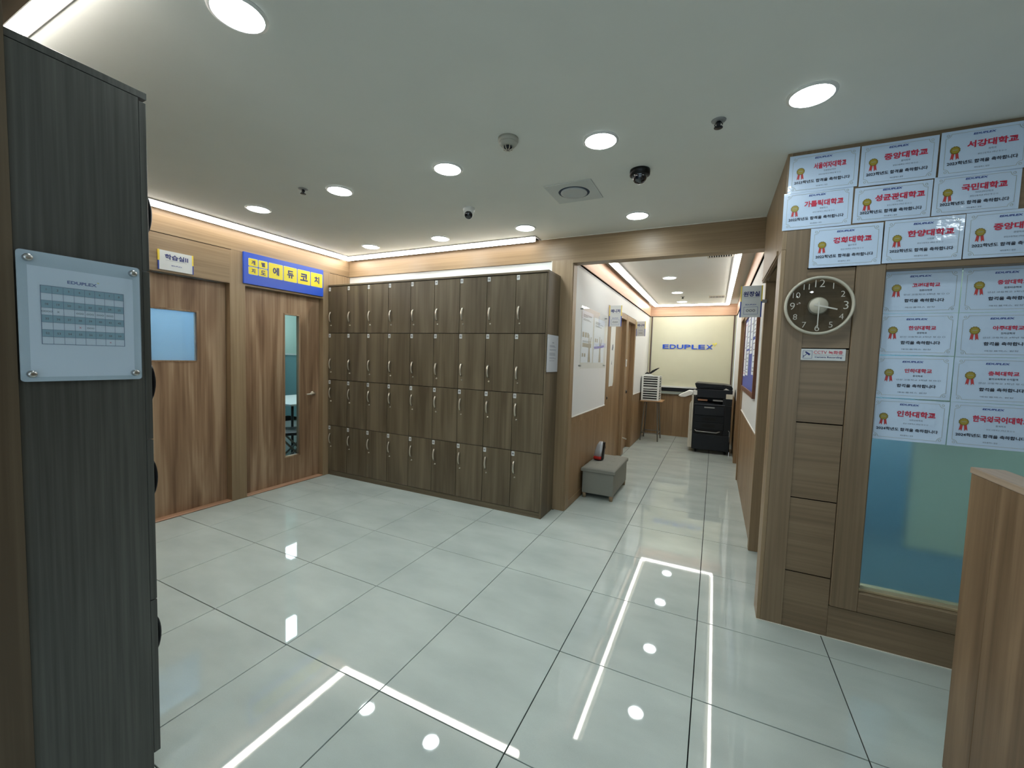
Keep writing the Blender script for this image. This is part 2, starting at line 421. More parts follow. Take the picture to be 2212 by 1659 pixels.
B(-5.6, 6.2, -3.0, 8.0, CEIL + 0.072, CEIL + 0.10, slotm).build('slot_lining', cl)
# thin aluminium edge trims along the slots
def trimb(x0, x1, y0, y1):
    B(x0 - 0.001, x1 + 0.001, y0 - 0.001, y1 + 0.001, CEIL - 0.006, CEIL + 0.02, trimg).build('edge_trim', cl)
trimb(XL + SW, XL + SW + 0.012, SY0 + 0.105, YB - SW); trimb(XL + SW, 1.46, YB - SW - 0.012, YB - SW)
trimb(1.46, 1.472, YB - SW - 0.012, YB - 0.002); trimb(XL + SW, 1.40, SY0 + 0.105, SY0 + 0.112)
trimb(XC0 + 0.165, XC0 + 0.175, YB + 0.2, YC - 0.175); trimb(XC1 - 0.21, XC1 - 0.20, YB + 0.2, YC - 0.175); trimb(XC0 + 0.165, XC1 - 0.20, YC - 0.175, YC - 0.165)

# ------------------------------------------------------------------ linear slot lights
striph = plain('light housing', srgb(215, 212, 206), 0.4)
stripW = emit('strip diffuser warm', (1.0, 0.95, 0.89, 1), STRIP_E)
stripC = emit('strip diffuser corridor', (1.0, 0.95, 0.89, 1), STRIP_E * 0.65)
def bar_light(x0, x1, y0, y1, label, group, side='x0'):
    # lamp profile: opaque white back added to keep light off the wall side, diffuser towards the room
    t = thing('linear_light', label, 'light', ((x0 + x1) / 2, (y0 + y1) / 2, CEIL + 0.07), group)
    og = t.location
    mb = B(x0, x1, y0, y1, CEIL + 0.024, CEIL + 0.07, striph)
    e = 0.004
    q = {'x0': (x0 - e, x0 - 0.0005, y0, y1), 'x1': (x1 + 0.0005, x1 + e, y0, y1), 'y0': (x0, x1, y0 - e, y0 - 0.0005), 'y1': (x0, x1, y1 + 0.0005, y1 + e)}[side]
    mb.box(*q, CEIL - 0.030, CEIL + 0.07, striph); mb.build('housing', t, og)
    B(x0 + 0.003, x1 - 0.003, y0 + 0.003, y1 - 0.003, CEIL - 0.034, CEIL + 0.024, stripC if group == g2 else stripW).build('diffuser', t, og, bevel=0.008, seg=2)
g1 = 'linear lights in the slots of the main room'; g2 = 'linear lights in the corridor slots'
bx = XL + 0.045
def run(a, b, n): 
    L_ = (b - a) / n
    return [(a + k * L_ + 0.001, a + (k + 1) * L_ - 0.001) for k in range(n)]
for k, (a, b_) in enumerate(run(SY0 + 0.03, YB - 0.085, 3)):
    bar_light(bx, bx + 0.03, a, b_, ('warm white linear light in the slot above the two doors, ' + ['nearest section', 'middle section', 'far section meeting the corner'][k]), g1)
for k, (a, b_) in enumerate(run(bx, 1.44, 2)):
    bar_light(a, b_, YB - 0.09, YB - 0.06, ('warm white linear light in the slot above the tall lockers, ' + ['corner section', 'section ending beside the beam'][k]), g1, 'y1')
bar_light(0.15, 1.38, SY0 + 0.044, SY0 + 0.088, 'bright linear light above the dark cabinet in the upper left corner', g1, 'y0')
cx0, cx1 = XC0 + 0.085, XC1 - 0.17
for k, (a, b_) in enumerate(run(YB + 0.33, YC - 0.135, 2)):
    bar_light(cx0, cx0 + 0.03, a, b_, 'linear light along the left side of the corridor ceiling, ' + ['near half', 'far half'][k], g2)
for k, (a, b_) in enumerate(run(YB + 0.33, YC - 0.135, 2)):
    bar_light(cx1, cx1 + 0.03, a, b_, 'linear light along the right side of the corridor ceiling, ' + ['near half', 'far half'][k], g2, 'x1')
bar_light(cx0, cx1 + 0.03, YC - 0.13, YC - 0.10, 'linear light across the far end of the corridor ceiling', g2, 'y1')

# ------------------------------------------------------------------ round downlights
downm = emit('downlight diffuser', (0.86, 0.96, 1.0, 1), DOWN_E)
def downlight(x, y, label, group, r=0.078):
    t = thing('downlight', label, 'light', (x, y, CEIL), group)
    MB().lathe([(r, -0.001), (r + 0.012, -0.001), (r + 0.011, -0.006), (r, -0.009)], (0, 0, 0), wpl, 32, closed=False).build('trim_ring', t)
    MB().lathe([(0.0, -0.0065), (r * 0.995, -0.0065), (r * 0.995, -0.001)], (0, 0, 0), downm, 32).build('diffuser', t)
gm = 'round downlights in the main ceiling'; gc = 'round downlights in the corridor ceiling'
for x, y, l in [(1.515, -0.39, 'round downlight cut by the top edge of the picture, above the left cabinet'),
                (3.309, 0.846, 'large round downlight nearest the certificate wall'), (2.425, 0.866, 'round downlight between smoke detector and black dome camera'),
                (1.506, 0.833, 'round downlight in front row, left of the smoke detector'), (0.608, 0.827, 'round downlight beside the small sprinkler'),
                (-0.319, 0.846, 'front row downlight nearest the wall with the doors'), (-0.298, 2.025, 'small downlight in the back row nearest the room corner'),
                (0.585, 2.03, 'back row downlight above the middle of the tall lockers'), (1.482, 2.024, 'back row downlight above the end of the wall slot light'),
                (2.413, 2.05, 'back row downlight in front of the corridor beam')]: downlight(x, y, l, gm)
for x, y, l in [(2.41, 3.40, 'corridor downlight nearest the beam, half hidden by it'), (2.41, 4.60, 'second corridor downlight from the beam'),
                (2.41, 5.85, 'third corridor downlight from the beam'), (2.41, 6.92, 'farthest corridor downlight near the end wall')]: downlight(x, y, l, gc)
for x, y, l in ((4.6, -0.4, 'round downlight out of view above the reception counter'), (3.3, -2.0, 'round downlight right behind the viewpoint'), (4.6, -2.0, 'round downlight behind the viewpoint, near the added rear window')):
    downlight(x, y, l, 'downlights behind the viewpoint')

# ------------------------------------------------------------------ left wall with two doors
wl = struct('wall_left')
WT = 0.12
def lw(y0, y1, z0, z1, mat, name='panel', x=XL, t=WT): return B(x - t, x, y0, y1, z0, z1, mat).build(name, wl)
D1 = (0.06, 1.03); D2 = (1.168, 2.04); HD = 2.045
lw(-3.0, D1[0], 0, 2.35, oakZ, 'pier'); lw(D1[1], D2[0], 0, 2.35, oakZ, 'pier'); lw(D2[1], 2.53, 0, 2.35, oakZ, 'pier')
lw(D1[0], D1[1], HD, 2.347, oakY, 'header_panel'); lw(D2[0], D2[1], HD, 2.35, oakY, 'header_panel')
lw(-3.0, 2.53, 2.352, CEIL + 0.07, oakY, 'upper_panel')
B(XL - 0.003, XL + 0.0005, -0.2, 1.045, 2.3475, 2.3525, darkgap).build('groove', wl); B(XL - 0.003, XL + 0.0005, 2.13, YB, 2.3475, 2.3525, darkgap).build('groove', wl)
def lever(parent, x, y, z, sx, sy, og, mat=nickel):
    mb = MB(); mb.lathe([(0.026, 0), (0.026, 0.008 * sx), (0.012, 0.012 * sx), (0.010, 0.045 * sx)], (x, y, z), mat, 16, axis='x')
    mb.tube([(x + 0.045 * sx, y, z), (x + 0.05 * sx, y + 0.03 * sy, z), (x + 0.048 * sx, y + 0.11 * sy, z - 0.002)], [0.011, 0.010, 0.007], mat, 8)
    return mb.build('handle', parent, og)
def door_left(n, y0, y1, win):
    d = struct('door_%d' % n); X = XL - 0.068; t = 0.04; z1 = HD - 0.004
    a, b_, c, e = win    # window y0 y1 z0 z1
    leaf = MB()
    for q in ((y0 + .004, a, 0.012, z1), (b_, y1 - .004, 0.012, z1), (a, b_, 0.012, c), (a, b_, e, z1)): leaf.box(X - t, X, *q, doorZ)
    lf = leaf.build('leaf', d)
    fr = MB(); q = 0.014
    for r in ((a, a + q, c, e), (b_ - q, b_, c, e), (a + q, b_ - q, c, c + q), (a + q, b_ - q, e - q, e)): fr.box(X - t - 0.003, X + 0.004, *r, doorZ)
    fr.build('window_bead', lf)
    g = B(X - 0.022, X - 0.018, a + q, b_ - q, c + q, e - q, doorglass1 if n == 1 else winglass).build('pane', lf)
    th = B(XL - WT, XL + 0.004, y0, y1, 0.0, 0.012, pinkY).build('threshold', d, bevel=0.004)
    js = MB()
    js.box(XL - WT, X - t - 0.002, y0, y0 + 0.02, 0.012, HD, oakZ); js.box(XL - WT, X - t - 0.002, y1 - 0.02, y1, 0.012, HD, oakZ); js.build('door_stop', d)
    return d, lf, X
d1, lf1, X1 = door_left(1, D1[0], D1[1], (0.33, 0.80, 1.315, 1.765))
d2, lf2, X2 = door_left(2, D2[0], D2[1], (1.605, 1.80, 0.285, 1.835))
lever(lf2, X2, 1.955, 0.965, 1, -1, (0, 0, 0))
# rooms behind the doors
rm = struct('wall_study')
B(-5.2, -5.1, -1.2, 5.4, 0, 2.6, greenwall).build('panel', rm); B(-5.1, XL - WT, -1.3, -1.2, 0, 2.6, bluewall).build('panel', rm)
B(-5.1, XL - WT - 0.001, 1.06, 1.12, 0, CEIL, bluewall).build('partition', rm); B(-5.1, XL, 5.3, 5.4, 0, 2.6, greenwall).build('panel', rm)
B(-1.68, -1.62, -1.2, 1.06, 0, CEIL, bluewall).build('panel', rm)
B(XL - WT, XL, 2.53, 5.4, 0, 2.6, greenwall).build('panel', rm)
panelE = emit('office panel light', (0.85, 0.95, 1.0, 1), 14.0)
def panel_light(x0, x1, y0, y1, l):
    t = thing('panel_light', l, 'light', ((x0 + x1) / 2, (y0 + y1) / 2, CEIL), 'square panel lights behind the left doors')
    og = t.location; mb = MB()
    for q in ((x0 - .02, x1 + .02, y0 - .02, y0), (x0 - .02, x1 + .02, y1, y1 + .02), (x0 - .02, x0, y0, y1), (x1, x1 + .02, y0, y1)): mb.box(*q, CEIL - 0.02, CEIL, wpl)
    mb.build('frame', t, og); B(x0, x1, y0, y1, CEIL - 0.012, CEIL - 0.004, panelE).build('diffuser', t, og)
cm = B(-5.6, XL - WT - 0.001, -1.3, 5.4, CEIL, CEIL + 0.07, ceilm).build('ceiling_study'); cm['kind'] = 'structure'
panel_light(-2.5, -2.0, 2.1, 2.75, 'square panel light seen mirrored in the floor, behind the narrow door window')
panel_light(-4.6, -4.1, 3.85, 4.35, 'far square panel light in the room behind the narrow door window')
panel_light(-1.56, -1.22, 0.1, 0.8, 'square panel light behind the pale blue door window')
sf = B(-5.1, XL - WT, -1.2, 5.3, -0.006, 0.0, plain('study floor', srgb(150, 152, 148), 0.4, noise=0.05)).build('floor_study'); sf['kind'] = 'structure'
t = thing('folding_table', 'white topped table in the room seen through the narrow door window', 'table', (-2.5, 2.75, 0))
B(-3.05, -1.95, 2.3, 3.3, 0.715, 0.74, wpl).build('tabletop', t, t.location, bevel=0.004)
for sx, sy in ((-3.0, 2.36), (-2.0, 2.36), (-3.0, 3.24), (-2.0, 3.24)):
    MB().tube([(sx, sy, 0), (sx, sy, 0.715)], 0.016, blk, 8).build('leg', t, t.location)
def office_chair(x, y, rz, label):
    t = thing('folding_chair', label, 'chair', (x, y, 0), 'black chairs in the study room', rz)
    MB().box(-0.22, 0.22, -0.21, 0.21, 0.43, 0.47, blk).build('seat', t, bevel=0.015, seg=2)
    bk = MB()
    rows = 5; cols = 7; vs = []
    for j in range(rows):
        for i in range(cols):
            u = (i / (cols - 1) - 0.5); v = j / (rows - 1)
            half = 0.21 * (1 - 0.35 * v * v)
            vs.append((u * 2 * half, 0.20 + 0.06 * v - 0.05 * (u * 2) ** 2, 0.58 + 0.24 * v))
    n = len(vs); vs += [(a, b_ + 0.025, c) for a, b_, c in vs]; fs = []
    for j in range(rows - 1):
        for i in range(cols - 1):
            q = j * cols + i; fs += [(q, q + 1, q + cols + 1, q + cols), (n + q, n + q + cols, n + q + cols + 1, n + q + 1)]
    rim = [i for i in range(cols)] + [j * cols + cols - 1 for j in range(1, rows)] + [(rows - 1) * cols + i for i in range(cols - 2, -1, -1)] + [j * cols for j in range(rows - 2, 0, -1)]
    for a, b_ in zip(rim, rim[1:] + rim[:1]): fs.append((a, b_, n + b_, n + a))
    bk.add(vs, fs, blk, True); bk.build('backrest', t)
    for s in (-1, 1):
        MB().tube([(s * 0.19, 0.27, 0.78), (s * 0.2, 0.2, 0.45), (s * 0.21, -0.2, 0.0)], 0.012, stoolm, 8).build('leg', t)
        MB().tube([(s * 0.2, -0.18, 0.44), (s * 0.2, 0.26, 0.0)], 0.012, stoolm, 8).build('leg', t)
    MB().tube([(-0.205, 0.15, 0.12), (0.205, 0.15, 0.12)], 0.008, stoolm, 6).build('stretcher', t)
office_chair(-1.62, 2.14, 2.5, 'black chair nearest the narrow door window'); office_chair(-2.2, 1.75, 2.9, 'black chair behind the nearer one, by the white table')
t = thing('whiteboard_screen', 'pale partition screen with a white top rail seen through the narrow door window', 'partition', (-4.2, 4.4, 0))
B(-5.0, -3.2, 4.38, 4.42, 0.1, 1.36, plain('screen fabric', srgb(130, 168, 172), 0.8)).build('screen_panel', t, t.location); B(-5.0, -3.2, 4.37, 4.43, 1.36, 1.39, wpl).build('top_rail', t, t.location)
for x in (-4.9, -3.3): B(x - .03, x + .03, 4.2, 4.6, 0, 0.1, blk).build('foot', t, t.location)

# ------------------------------------------------------------------ door sign and blue signboard
def logo(pl, cx, cy, w, h, mat=None, d=0.0015, thick=0.0, leafmat=None, bold=0.03):
    pl.text('EDUPLEX', cx, cy, h, mat or blueT, w=w, bold=bold, d=d, thick=thick, res=3)
    if leafmat is not False:
        lx, ly, r = cx + w / 2 + h * 0.28, cy + h * 0.75, h * 0.26
        for a in (60, 120, 0): pl.poly([(lx, ly), (lx + r * math.cos(math.radians(a - 30)), ly + r * math.sin(math.radians(a - 30))), (lx + 1.5 * r * math.cos(math.radians(a)), ly + 1.5 * r * math.sin(math.radians(a))), (lx + r * math.cos(math.radians(a + 30)), ly + r * math.sin(math.radians(a + 30)))], leafmat or yleaf, d + thick)
t = thing('door_sign', 'small white door sign with yellow and blue ends above the left door', 'sign', (XL, 0.482, 2.062))
pl = Plane((XL, 0.482, 2.062), (0, 1, 0), (0, 0, 1), (1, 0, 0))
pl.slab(0, 0.248, 0, 0.155, signw, 0.001, 0.009); pl.build('plate', t)
pl.slab(-0.001, 0.010, 0.07, 0.156, signy, 0.0005, 0.011).slab(-0.001, 0.006, 0, 0.07, signb, 0.0005, 0.011)
pl.slab(0.239, 0.249, 0.07, 0.156, signy, 0.0005, 0.011).slab(0.242, 0.249, -0.001, 0.07, signb, 0.0005, 0.011); pl.build('edge_strip', t)
pl.text('학습실Ⅱ', 0.128, 0.108, 0.042, navy, w=0.165, bold=0.03, d=0.0098).rect(0.05, 0.20, 0.078, 0.0792, greyT, 0.0098)
pl.text('EDUPLEX', 0.128, 0.042, 0.009, blueT, w=0.075, d=0.0098, leafmat=False) if False else pl.text('EDUPLEX', 0.128, 0.042, 0.009, blueT, w=0.075, d=0.0098)
pl.build('lettering', t)
t = thing('signboard', 'blue signboard with yellow letter squares above the door with the narrow window', 'sign', (XL, 1.146, 2.064))
pl = Plane((XL, 1.146, 2.064), (0, 1, 0), (0, 0, 1), (1, 0, 0))
pl.slab(0, 0.879, 0, 0.293, blueS, 0.001, 0.02); pl.build('board', t)
sq = []
for i in range(4): sq.append((0.240 + i * 0.1585, 0.240 + i * 0.1585 + 0.152, 0.092, 0.244, '에듀코치'[i], 0.078))
# small squares
for i, (cx, cy, ch) in enumerate(((0, 1, '개'), (1, 1, '별'), (0, 0, '지'), (1, 0, '도'))):
    sq.append((0.042 + cx * 0.097, 0.042 + cx * 0.097 + 0.092, 0.092 + cy * 0.0785, 0.092 + cy * 0.0785 + 0.0735, ch, 0.042))
for x0, x1, y0, y1, ch, h in sq:
    pl.rrect(x0, x1, y0, y1, 0.008, signw, 0.0195, 0.0215); pl.rrect(x0 + .003, x1 - .003, y0 + .003, y1 - .003, 0.007, yelS, 0.0215, 0.0225); s_ = pl.build('letter_square', t)
    pl.text(ch, (x0 + x1) / 2, (y0 + y1) / 2, h, navy, bold=0.035, d=0.0232, res=3); pl.build('lettering', s_)

# ------------------------------------------------------------------ back wall behind lockers, beam and pier
wb = struct('wall_back')
B(XL, 1.592, YB + 0.012, YB + 0.12, 0, 2.35, whitep).build('white_panel', wb)
B(1.592, XC0, YB, YB + 0.12, 0, 2.352, oakZ).build('pier', wb)
B(XL, XC1, YB, YB + 0.12, 2.352, CEIL + 0.07, oakX).build('upper_panel', wb)
B(XC0, XC1, YB, YB + 0.12, 2.322, 2.352, oakX).build('beam_edge', wb)
B(1.586, 1.592, YB - 0.001, YB + 0.012, 2.20, 2.352, whiteb).build('bead', wb)
B(XC0 - 0.004, XC0 + 0.006, YB + 0.02, YB + 0.118, 0, 2.322, oakZ).build('jamb_lining', wb)
B(1.46, XC1, YB - 0.006, YB, CEIL - 0.006, CEIL, whiteb).build('ceiling_bead', wb)

# ------------------------------------------------------------------ corridor walls
wc = struct('wall_corridor_left'); X = XC0 + 0.006
WS = 0.885
for k, (a, b_) in enumerate(((2.53, 2.86), (2.863, 3.15), (3.153, 3.50), (3.503, 3.86))):
    B(X - 0.1, X - 0.004, a, b_, 0, WS - 0.07, wainZ).build('wainscot_panel', wc)
B(X - 0.1, X, 2.53, 3.86, WS - 0.07, WS, wainZ).build('cap_rail', wc); B(X - 0.1, X, 2.53, 3.86, 0, 0.07, wainZ).build('base_rail', wc)
B(X - 0.1, X - 0.004, 2.53, 3.86, WS, 2.345, whitep).build('white_panel', wc); B(X - 0.02, X + 0.003, 2.53, 3.86, WS - 0.004, WS + 0.006, whiteb).build('bead', wc)
B(X - 0.1, X - 0.004, 5.88, YC, 0, WS, wainZ).build('wainscot_panel', wc); B(X - 0.1, X - 0.004, 5.88, YC, WS, 2.345, whitep).build('white_panel', wc)
B(X - 0.02, X + 0.003, 5.88, YC, WS - 0.004, WS + 0.006, whiteb).build('bead', wc)
B(X - 0.1, X - 0.004, 3.86, 5.88, 2.13, 2.345, whitep).build('white_panel', wc)
B(X - 0.1, X + 0.012, 2.53, YC, 2.35, CEIL, bandY).build('wood_band', wc, bevel=0.002); B(X - 0.1, X + 0.006, 2.53, YC, 2.343, 2.35, darkgap).build('painted_shadow', wc)  # dark strip paints the shadow line under the band
B(X - 0.16, X - 0.10, 2.53, YC, 0, CEIL, oakZ).build('backing', wc)
# doors on the corridor's left side
def casing_door(n, y0, y1, xleaf, casing=0.09, proud=0.015, narrow=False):
    d = struct('door_%d' % n); xo = X - 0.02 + proud
    B(X - 0.1, xo, y0 - casing, y0, 0, 2.13, wainZ).build('casing', d, bevel=0.004)
    B(X - 0.1, xo, y1, y1 + casing, 0, 2.13, wainZ).build('casing', d, bevel=0.004)
    B(X - 0.1, xo, y0, y1, 2.05, 2.13, oakY).build('casing', d, bevel=0.004)
    if narrow:
        lf = MB(); a, b_, c, e = (y0 + y1) / 2 - 0.06, (y0 + y1) / 2 + 0.06, 0.5, 1.8
        for q in ((y0, a, .01, 2.05), (b_, y1, .01, 2.05), (a, b_, .01, c), (a, b_, e, 2.05)): lf.box(xleaf - 0.03, xleaf, *q, wainZ)
        lf = lf.build('leaf', d); B(xleaf - 0.018, xleaf - 0.014, a, b_, c, e, winglass).build('pane', lf); B(xleaf - 0.03, xleaf - 0.026, a, b_, c, e, darkgap).build('blind', lf)
    else: lf = B(xleaf - 0.03, xleaf, y0, y1, .01, 2.05, wainZ).build('leaf', d)
    return d, lf
d3, lf3 = casing_door(3, 3.96, 5.06, X - 0.065, 0.095)
d4, lf4 = casing_door(4, 5.22, 5.80, X - 0.075, 0.075, narrow=True)
MB().lathe([(0.024, 0), (0.024, 0.012), (0.010, 0.014), (0.010, 0.04), (0.026, 0.045), (0.028, 0.06), (0.016, 0.07)], (X - 0.075, 5.32, 0.965), blk, 16, axis='x').build('handle', lf4)
MB().lathe([(0.02, 0), (0.02, 0.01), (0.008, 0.012), (0.022, 0.045), (0.012, 0.055)], (X - 0.065, 4.03, 0.96), blk, 14, axis='x').build('handle', lf3)
t = tag(B(X - 0.004, X + 0.006, 5.10, 5.16, 1.36, 1.47, wpl).build('light_switch', bevel=0.002), 'small white light switch between the two corridor doors', 'switch')
B(X + 0.006, X + 0.009, 5.115, 5.145, 1.385, 1.445, wpl2).build('rocker', t)
t = tag(MB().tube([(X - 0.008, 5.13, 0.27), (X + 0.03, 5.13, 0.262), (X + 0.05, 5.15, 0.25)], 0.01, wpl2, 8).build('door_stopper'), 'small cream door stopper low on the corridor door casing', 'door stopper')
wr = struct('wall_corridor_right'); XR = XC1
for a, b_ in ((2.43, 3.10), (3.103, 3.80), (3.803, 4.54)): B(XR + 0.004, XR + 0.1, a, b_, 0, WS, wainZ).build('wainscot_panel', wr)
B(XR + 0.004, XR + 0.1, 2.43, 4.54, WS, 2.345, whitep).build('white_panel', wr); B(XR - 0.003, XR + 0.02, 2.43, 4.54, WS - 0.004, WS + 0.006, whiteb).build('bead', wr)
B(XR - 0.012, XR + 0.1, 2.43, YC, 2.35, CEIL, bandY).build('wood_band', wr, bevel=0.002); B(XR - 0.006, XR + 0.1, 2.43, YC, 2.343, 2.35, darkgap).build('painted_shadow', wr)  # painted shadow line below the band, right side
B(XR + 0.004, XR + 0.1, 5.62, YC, WS, 2.345, whitep).build('white_panel', wr); B(XR + 0.004, XR + 0.1, 5.62, YC, 0, WS, wainZ).build('wainscot_panel', wr)
B(XR + 0.10, XR + 0.16, 2.43, YC, 0, CEIL, oakZ).build('backing', wr)
d5 = struct('door_5')
B(XR - 0.008, XR + 0.1, 4.54, 4.63, 0, 2.13, wainZ).build('casing', d5, bevel=0.003); B(XR - 0.008, XR + 0.1, 5.53, 5.62, 0, 2.13, wainZ).build('casing', d5, bevel=0.003)
B(XR - 0.008, XR + 0.1, 4.63, 5.53, 2.05, 2.13, oakY).build('casing', d5); B(XR + 0.05, XR + 0.09, 4.63, 5.53, 0.01, 2.05, wainZ).build('leaf', d5)
B(XR + 0.004, XR + 0.1, 4.54, 5.62, 2.13, 2.345, whitep).build('white_panel', wr)
we = struct('wall_corridor_end')
B(XC0, XR, YC, YC + 0.1, 0.84, 2.35, cream).build('cream_panel', we)
B(XC0, XR, YC - 0.012, YC + 0.1, 2.35, CEIL, bandX).build('wood_band', we); B(XC0, XR, YC - 0.006, YC + 0.05, 2.343, 2.35, darkgap).build('painted_shadow', we)  # shadow under the end band, put in as a dark strip
for k in range(3):
    xa = XC0 + k * 0.512; B(xa + 0.0015, xa + 0.51, YC - 0.012, YC + 0.1, 0, 0.83, wainZ).build('wainscot_panel', we)
for x in (XC0 + 0.035, XR - 0.05):
    B(x, x + 0.018, YC - 0.02, YC, 0.98, 2.34, plain('brown strip', srgb(92, 70, 56), 0.5)).build('side_strip', we); B(x + 0.019, x + 0.027, YC - 0.012, YC, 0.98, 2.34, gpl).build('side_strip', we)
B(XC0, XR, YC - 0.04, YC, 0.955, 0.985, wpl).build('rail', we); B(XC0, XR, YC - 0.008, YC, 0.88, 0.955, blk2).build('recess', we)
B(XC0, XR, YC - 0.06, YC, 0.83, 0.872, plain('grey sill', srgb(150, 158, 150), 0.4)).build('sill', we)
# wall lettering
t = thing('wall_lettering', 'blue raised company lettering with a yellow leaf mark on the cream end wall', 'sign', (2.06, YC, 1.70))
pl = Plane((2.06, YC, 1.715), (1, 0, 0), (0, 0, 1), (0, -1, 0))
x = 0.0
for ch in 'EDUPLEX':
    wd = 0.118 if ch != 'L' else 0.105
    pl.text(ch, x + wd / 2, 0.042, 0.084, blueS, w=wd - 0.004 if ch != 'U' else wd, bold=0.02, d=0.0, thick=0.012, res=4)
    pl.build('letter', t, (2.06, YC, 1.70)); x += wd + 0.014
for a, ln in ((150, .040), (40, .046), (275, .034)):
    ca, sa = math.cos(math.radians(a)), math.sin(math.radians(a)); P_ = lambda f, g: (0.925 + f * ln * ca - g * ln * sa, 0.088 + f * ln * sa + g * ln * ca)
    pl.poly([P_(.08, 0), P_(.45, -.34), P_(.9, -.28), P_(1.0, .0), P_(.9, .28), P_(.45, .34)], yleaf, 0.0, 0.01)
pl.build('leaf_mark', t, (2.06, YC, 1.70))

# ------------------------------------------------------------------ certificate wall (right), door opening beside it
YW = 1.385
wq = struct('wall_right')
B(3.32, 3.42, YW, YW + 0.15, 0, CEIL, oakZ_shaded).build('stile', wq)
B(3.4205, 6.2, YW, YW + 0.15, 1.957, CEIL, oakX_shaded).build('upper_panel', wq)
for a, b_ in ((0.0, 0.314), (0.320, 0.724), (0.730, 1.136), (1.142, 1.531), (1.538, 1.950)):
    B(3.42, 3.624, YW + 0.004, YW + 0.15, a, b_, oakX_shaded).build('panel', wq, bevel=0.0012)
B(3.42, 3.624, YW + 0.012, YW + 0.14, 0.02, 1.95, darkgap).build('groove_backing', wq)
B(3.624, 6.2, YW, YW + 0.15, 0.0, 0.172, oakX_shaded).build('base_panel', wq)
B(5.1, 6.2, YW + 0.15, YW + 0.16, 0, CEIL, oakZ_shaded).build('panel', wq)
B(3.3, 5.4, YW - 0.004, YW - 0.0005, 0, 0.004, whiteb).build('sealant_bead', wq)
wn = struct('window_1')
def wf(x0, x1, z0, z1, y0=YW - 0.006, y1=YW + 0.10, m=oakZ_shaded, n='frame'): return B(x0, x1, y0, y1, z0, z1, m).build(n, wn, bevel=0.003)
wf(3.626, 3.742, 0.176, 1.955); wf(5.0, 5.1, 0.176, 1.955); wf(3.742, 5.0, 0.176, 0.278, m=oakX_shaded); wf(3.742, 5.0, 1.925, 1.955, m=oakX_shaded)
wf(3.742, 5.0, 0.278, 0.293, YW + 0.02, YW + 0.10, plain('pale bead', srgb(176, 160, 126), 0.45), 'glazing_bead'); wf(3.742, 3.754, 0.293, 1.925, YW + 0.03, YW + 0.10, oakZ_shaded, 'glazing_bead')
B(5.1, 6.2, YW, YW + 0.15, 0.172, 1.957, oakZ_shaded).build('panel', wq)
gp = B(3.75, 5.0, YW + 0.058, YW + 0.064, 0.29, 1.93, frost).build('pane', wn)
# office behind the frosted glass
of = B(3.5, 6.1, YW + 0.17, 3.4, -0.006, 0.0, plain('office floor', srgb(84, 108, 116), 0.4, noise=0.04)).build('floor_office'); of['kind'] = 'structure'
wo = struct('wall_office')
B(3.5, 6.2, 3.4, 3.5, 0, CEIL, tealwall).build('panel', wo); B(6.1, 6.2, YW + 0.16, 3.4, 0, CEIL, tealwall).build('panel', wo)
B(3.49, 3.56, 2.5, 3.4, 0, CEIL, tealwall).build('panel', wo)
t = thing('office_board', 'pale board standing just behind the frosted glass, blurred', 'board', (4.6, 1.71, 0.0))
B(4.012, 5.05, 1.70, 1.72, 0.46, 2.2, tealboard).build('board_panel', t, t.location); B(4.50, 4.54, 1.722, 1.76, 0, 2.2, tealwall).build('post', t, t.location); B(4.98, 5.02, 1.722, 1.76, 0, 2.2, tealwall).build('post', t, t.location)
t = thing('panel_light', 'panel light in the office behind the frosted glass', 'light', (4.4, 2.3, CEIL))
B(4.0, 4.6, 2.0, 2.6, CEIL - 0.012, CEIL - 0.004, emit('office light', (0.75, 0.95, 1.0, 1), 12.0)).build('diffuser', t, t.location)
B(3.97, 4.63, 1.97, 2.63, CEIL - 0.004, CEIL, wpl).build('frame', t, t.location)
t = thing('linear_light', 'added linear light brightening the pale board behind the frosted glass', 'light', (4.4, 1.62, CEIL))
B(3.75, 5.0, 1.60, 1.64, CEIL - 0.03, CEIL, striph).build('housing', t, t.location); B(3.76, 4.99, 1.602, 1.638, CEIL - 0.045, CEIL - 0.03, emit('office board fill', (0.85, 0.97, 1.0, 1), 55.0)).build('diffuser', t, t.location)  # added lamp, there only to brighten the pale board
# side face of the certificate wall and the opening towards the office
d6 = struct('door_6')
B(3.30, 3.32, YW, YW + 0.15, 0, 2.06, oakZ).build('casing', d6, bevel=0.002)
B(3.32, 3.42, YB - 0.05, YB + 0.02, 0, 2.075, oakZ).build('casing', d6, bevel=0.002)
B(3.33, 3.42, YW + 0.15, YB - 0.05, 2.062, CEIL, oakY).build('header_panel', d6)
B(3.292, 3.2995, YW + 0.15, YB - 0.05, 2.066, 2.090, oakY).build('header_trim', d6)
B(3.300, 3.3195, YW, YB - 0.001, 2.0605, CEIL, oakZ).build('header_panel', d6)
B(3.415, 3.455, YW + 0.15, YB - 0.05, 0.01, 2.062, wood('dark door foil', srgb(72, 58, 46), srgb(84, 68, 54), srgb(94, 78, 62), axis='Z')).build('leaf', d6)
B(3.40, 3.415, YB - 0.07, YB - 0.05, 0.0, 2.062, darkgap).build('stop', d6)
B(3.412, 3.416, 2.28, 2.30, 0.92, 0.98, blk).build('latch', d6)
B(3.42, 3.49, 2.36, 2.5, 0, CEIL, oakZ).build('panel', wr)

